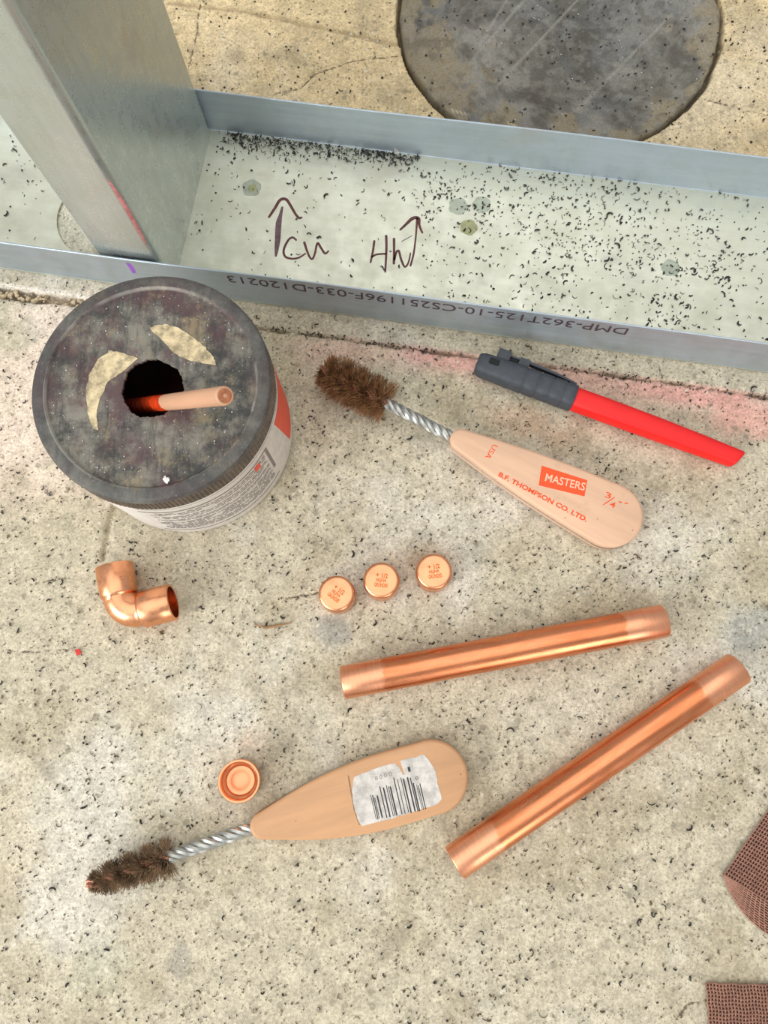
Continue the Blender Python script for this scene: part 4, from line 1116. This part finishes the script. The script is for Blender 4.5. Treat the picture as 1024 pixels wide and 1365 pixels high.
while n_c < 900:                        # slab beyond the track
    px, py = r_.uniform(-20, 1044), r_.uniform(-40, 235); x, y, _z = U(px, py); u_, v_ = track_uv(x, y)
    if v_ < TW + 2 or (u_ < -30 and v_ < 130): continue
    inplug = math.hypot(x - PLUG_C[0], y - PLUG_C[1]) < PLUG_R + 2
    if r_.random() > (0.35 if inplug else 0.25 + 1.3 * max(0, dens(x, y, 30, 9) - 0.4)): continue
    z = 0.4 if inplug else -0.35
    if r_.random() < 0.45: curl(dark, x, y, z, r_, 1.0)
    else: chip(dark, x, y, z, r_, r_.choice([0.25, 0.35, 0.5, 0.65]))
    n_c += 1
    if r_.random() < 0.12: chip(bright, x + 3, y + 2, z, r_, 0.3)
o = dark.build('floor_swarf', MAT['swarf'], None, smooth=False); tag(o, 'dark curled metal shavings and grit strewn over the slab', 'shavings', kind='stuff')
o = bright.build('floor_glitter', MAT['swarf_bright'], None, smooth=False); tag(o, 'tiny bright metal flecks strewn over the slab', 'metal flecks', kind='stuff')
dark, bright = MB(), MB(); n_c = 0
TM = M_of(track)
while n_c < 1900:                       # in the track
    px, py = r_.uniform(-20, 1044), r_.uniform(150, 480); u_, v_ = wp(px, py)
    if v_ < 2 or v_ > TW - 2: continue
    if -70 < u_ < -33 : continue
    if math.hypot(u_ - HOLE_C[0], v_ - HOLE_C[1]) < HOLE_R: continue
    p = TQ + TU * u_ + TV * v_
    want = 0.10 + 1.5 * max(0, dens(p[0], p[1], 24, 31) - 0.47)
    if px > 560: want = want * 1.5 + 0.05
    if 270 < px < 560 and v_ > TW - 11 - 5 * (px < 420): want = 1.0
    elif 270 < px < 560 and v_ < 72: want *= 0.55
    if px > 520: 
        want += 0.9 * math.exp(-(((px - 780) / 60) ** 2 + ((py - 310) / 55) ** 2)) + 0.4 * math.exp(-(((px - 700) / 160) ** 2 + ((py - 250) / 26) ** 2))
    if r_.random() > want: continue
    if r_.random() < 0.72: curl(dark, p[0], p[1], WZ, r_, 1.05 if r_.random() < 0.72 else 1.55)
    else: chip(dark, p[0], p[1], WZ, r_, r_.choice([0.25, 0.35, 0.5]))
    if r_.random() < 0.08: chip(bright, p[0] + 1, p[1] + 1, WZ, r_, 0.3)
    n_c += 1
for k in range(520):
    u_ = wp(r_.uniform(280, 575), 0)[0] * 0 + r_.uniform(-28, 86); v_ = TW - 2.5 - abs(r_.gauss(0, 4.5)) * (1.0 if u_ < 50 else 0.7); p = TQ + TU * u_ + TV * v_
    curl(dark, p[0], p[1], WZ + r_.uniform(0, 0.8), r_, r_.uniform(0.8, 1.3))
    if k % 12 == 0: chip(bright, p[0], p[1], WZ + 0.8, r_, r_.uniform(0.3, 0.5))
o = dark.build('track_swarf', MAT['swarf'], None, smooth=False); tag(o, 'dark curled metal shavings collected in the steel track', 'shavings', kind='stuff')
o = bright.build('track_glitter', MAT['swarf_bright'], None, smooth=False); tag(o, 'bright metal flecks among the shavings in the track', 'metal flecks', kind='stuff')

stones = MB()
for k in range(70):
    u_ = r_.uniform(-150, -62); v_ = -13.6 + r_.uniform(-2.2, 2.4); p = TQ + TU * u_ + TV * v_; s1 = r_.uniform(0.6, 1.7)
    if not clear(p[0], p[1]): continue
    rings_ = []
    for zz, q in ((-s1 * 0.6, 0.6), (0, 1.0), (s1 * 0.5, 0.55)):
        rings_.append([(p[0] + s1 * q * r_.uniform(0.7, 1.3) * math.cos(a), p[1] + s1 * q * r_.uniform(0.7, 1.3) * math.sin(a), -3.0 + zz + s1 * 0.4) for a in np.linspace(0, 6.28, 7, endpoint=False)])
    stones.rings(rings_, cap0=True, cap1=True)
o = stones.build('joint_rubble', MAT['stone'], None, smooth=False); tag(o, 'broken beige stone crumbs lying in the open slab joint left of the jar', 'rubble', kind='stuff')

# single scraps one can point at, and a modelled glint on the flange
def scrap(name, label, cat, pxs, z, th, mat, jag=0.0, seed=0):
    P = [U(*p, z)[:2] for p in pxs]; c = np.mean(P, 0)
    o = flat_patch([p - c for p in P], 0, th, jag, seed).build(name, mat, None, smooth=False); o.location = (c[0] * S, c[1] * S, z * S)
    return tag(o, label, cat)
scrap('red_chip', 'tiny red chip on the slab below the elbow', 'chip', [(100, 866), (106, 865), (109, 871), (103, 874)], 0.0, 0.5, MAT['red_chip'])
c = U(529, 200, WZ)  # glint on the far flange, modelled as a pale upright triangle
o = MB().add([(-1.6, 0, 0), (1.9, 0.3, 0), (-1.2, 1.6, 7.5), (-1.6, -0.4, 0), (1.9, -0.1, 0), (-1.2, 1.2, 7.5)], [(0, 1, 2), (5, 4, 3), (0, 3, 4, 1), (1, 4, 5, 2), (2, 5, 3, 0)]).build('flange_glint', MAT['swarf_bright'], None, smooth=False)
o.location = (c[0] * S, (c[1] - 1.2) * S, WZ * S); tag(o, 'small white triangle shaped as a glint on the far flange of the track', 'glint')
mb = MB(); P = [U(*p)[:2] for p in ((340, 832), (352, 836), (370, 834), (388, 830))]; c = np.mean(P, 0)
mb.tube([(*(p - c), 0.25) for p in smooth_pts(P, 4)], [0.4] * 4 + [0.7] * 5 + [0.35] * 4, 6)
o = mb.build('rusty_sliver', MAT['rust']); o.location = (c[0] * S, c[1] * S, 0); tag(o, 'thin brown rusty sliver on the slab left of the caps', 'sliver')
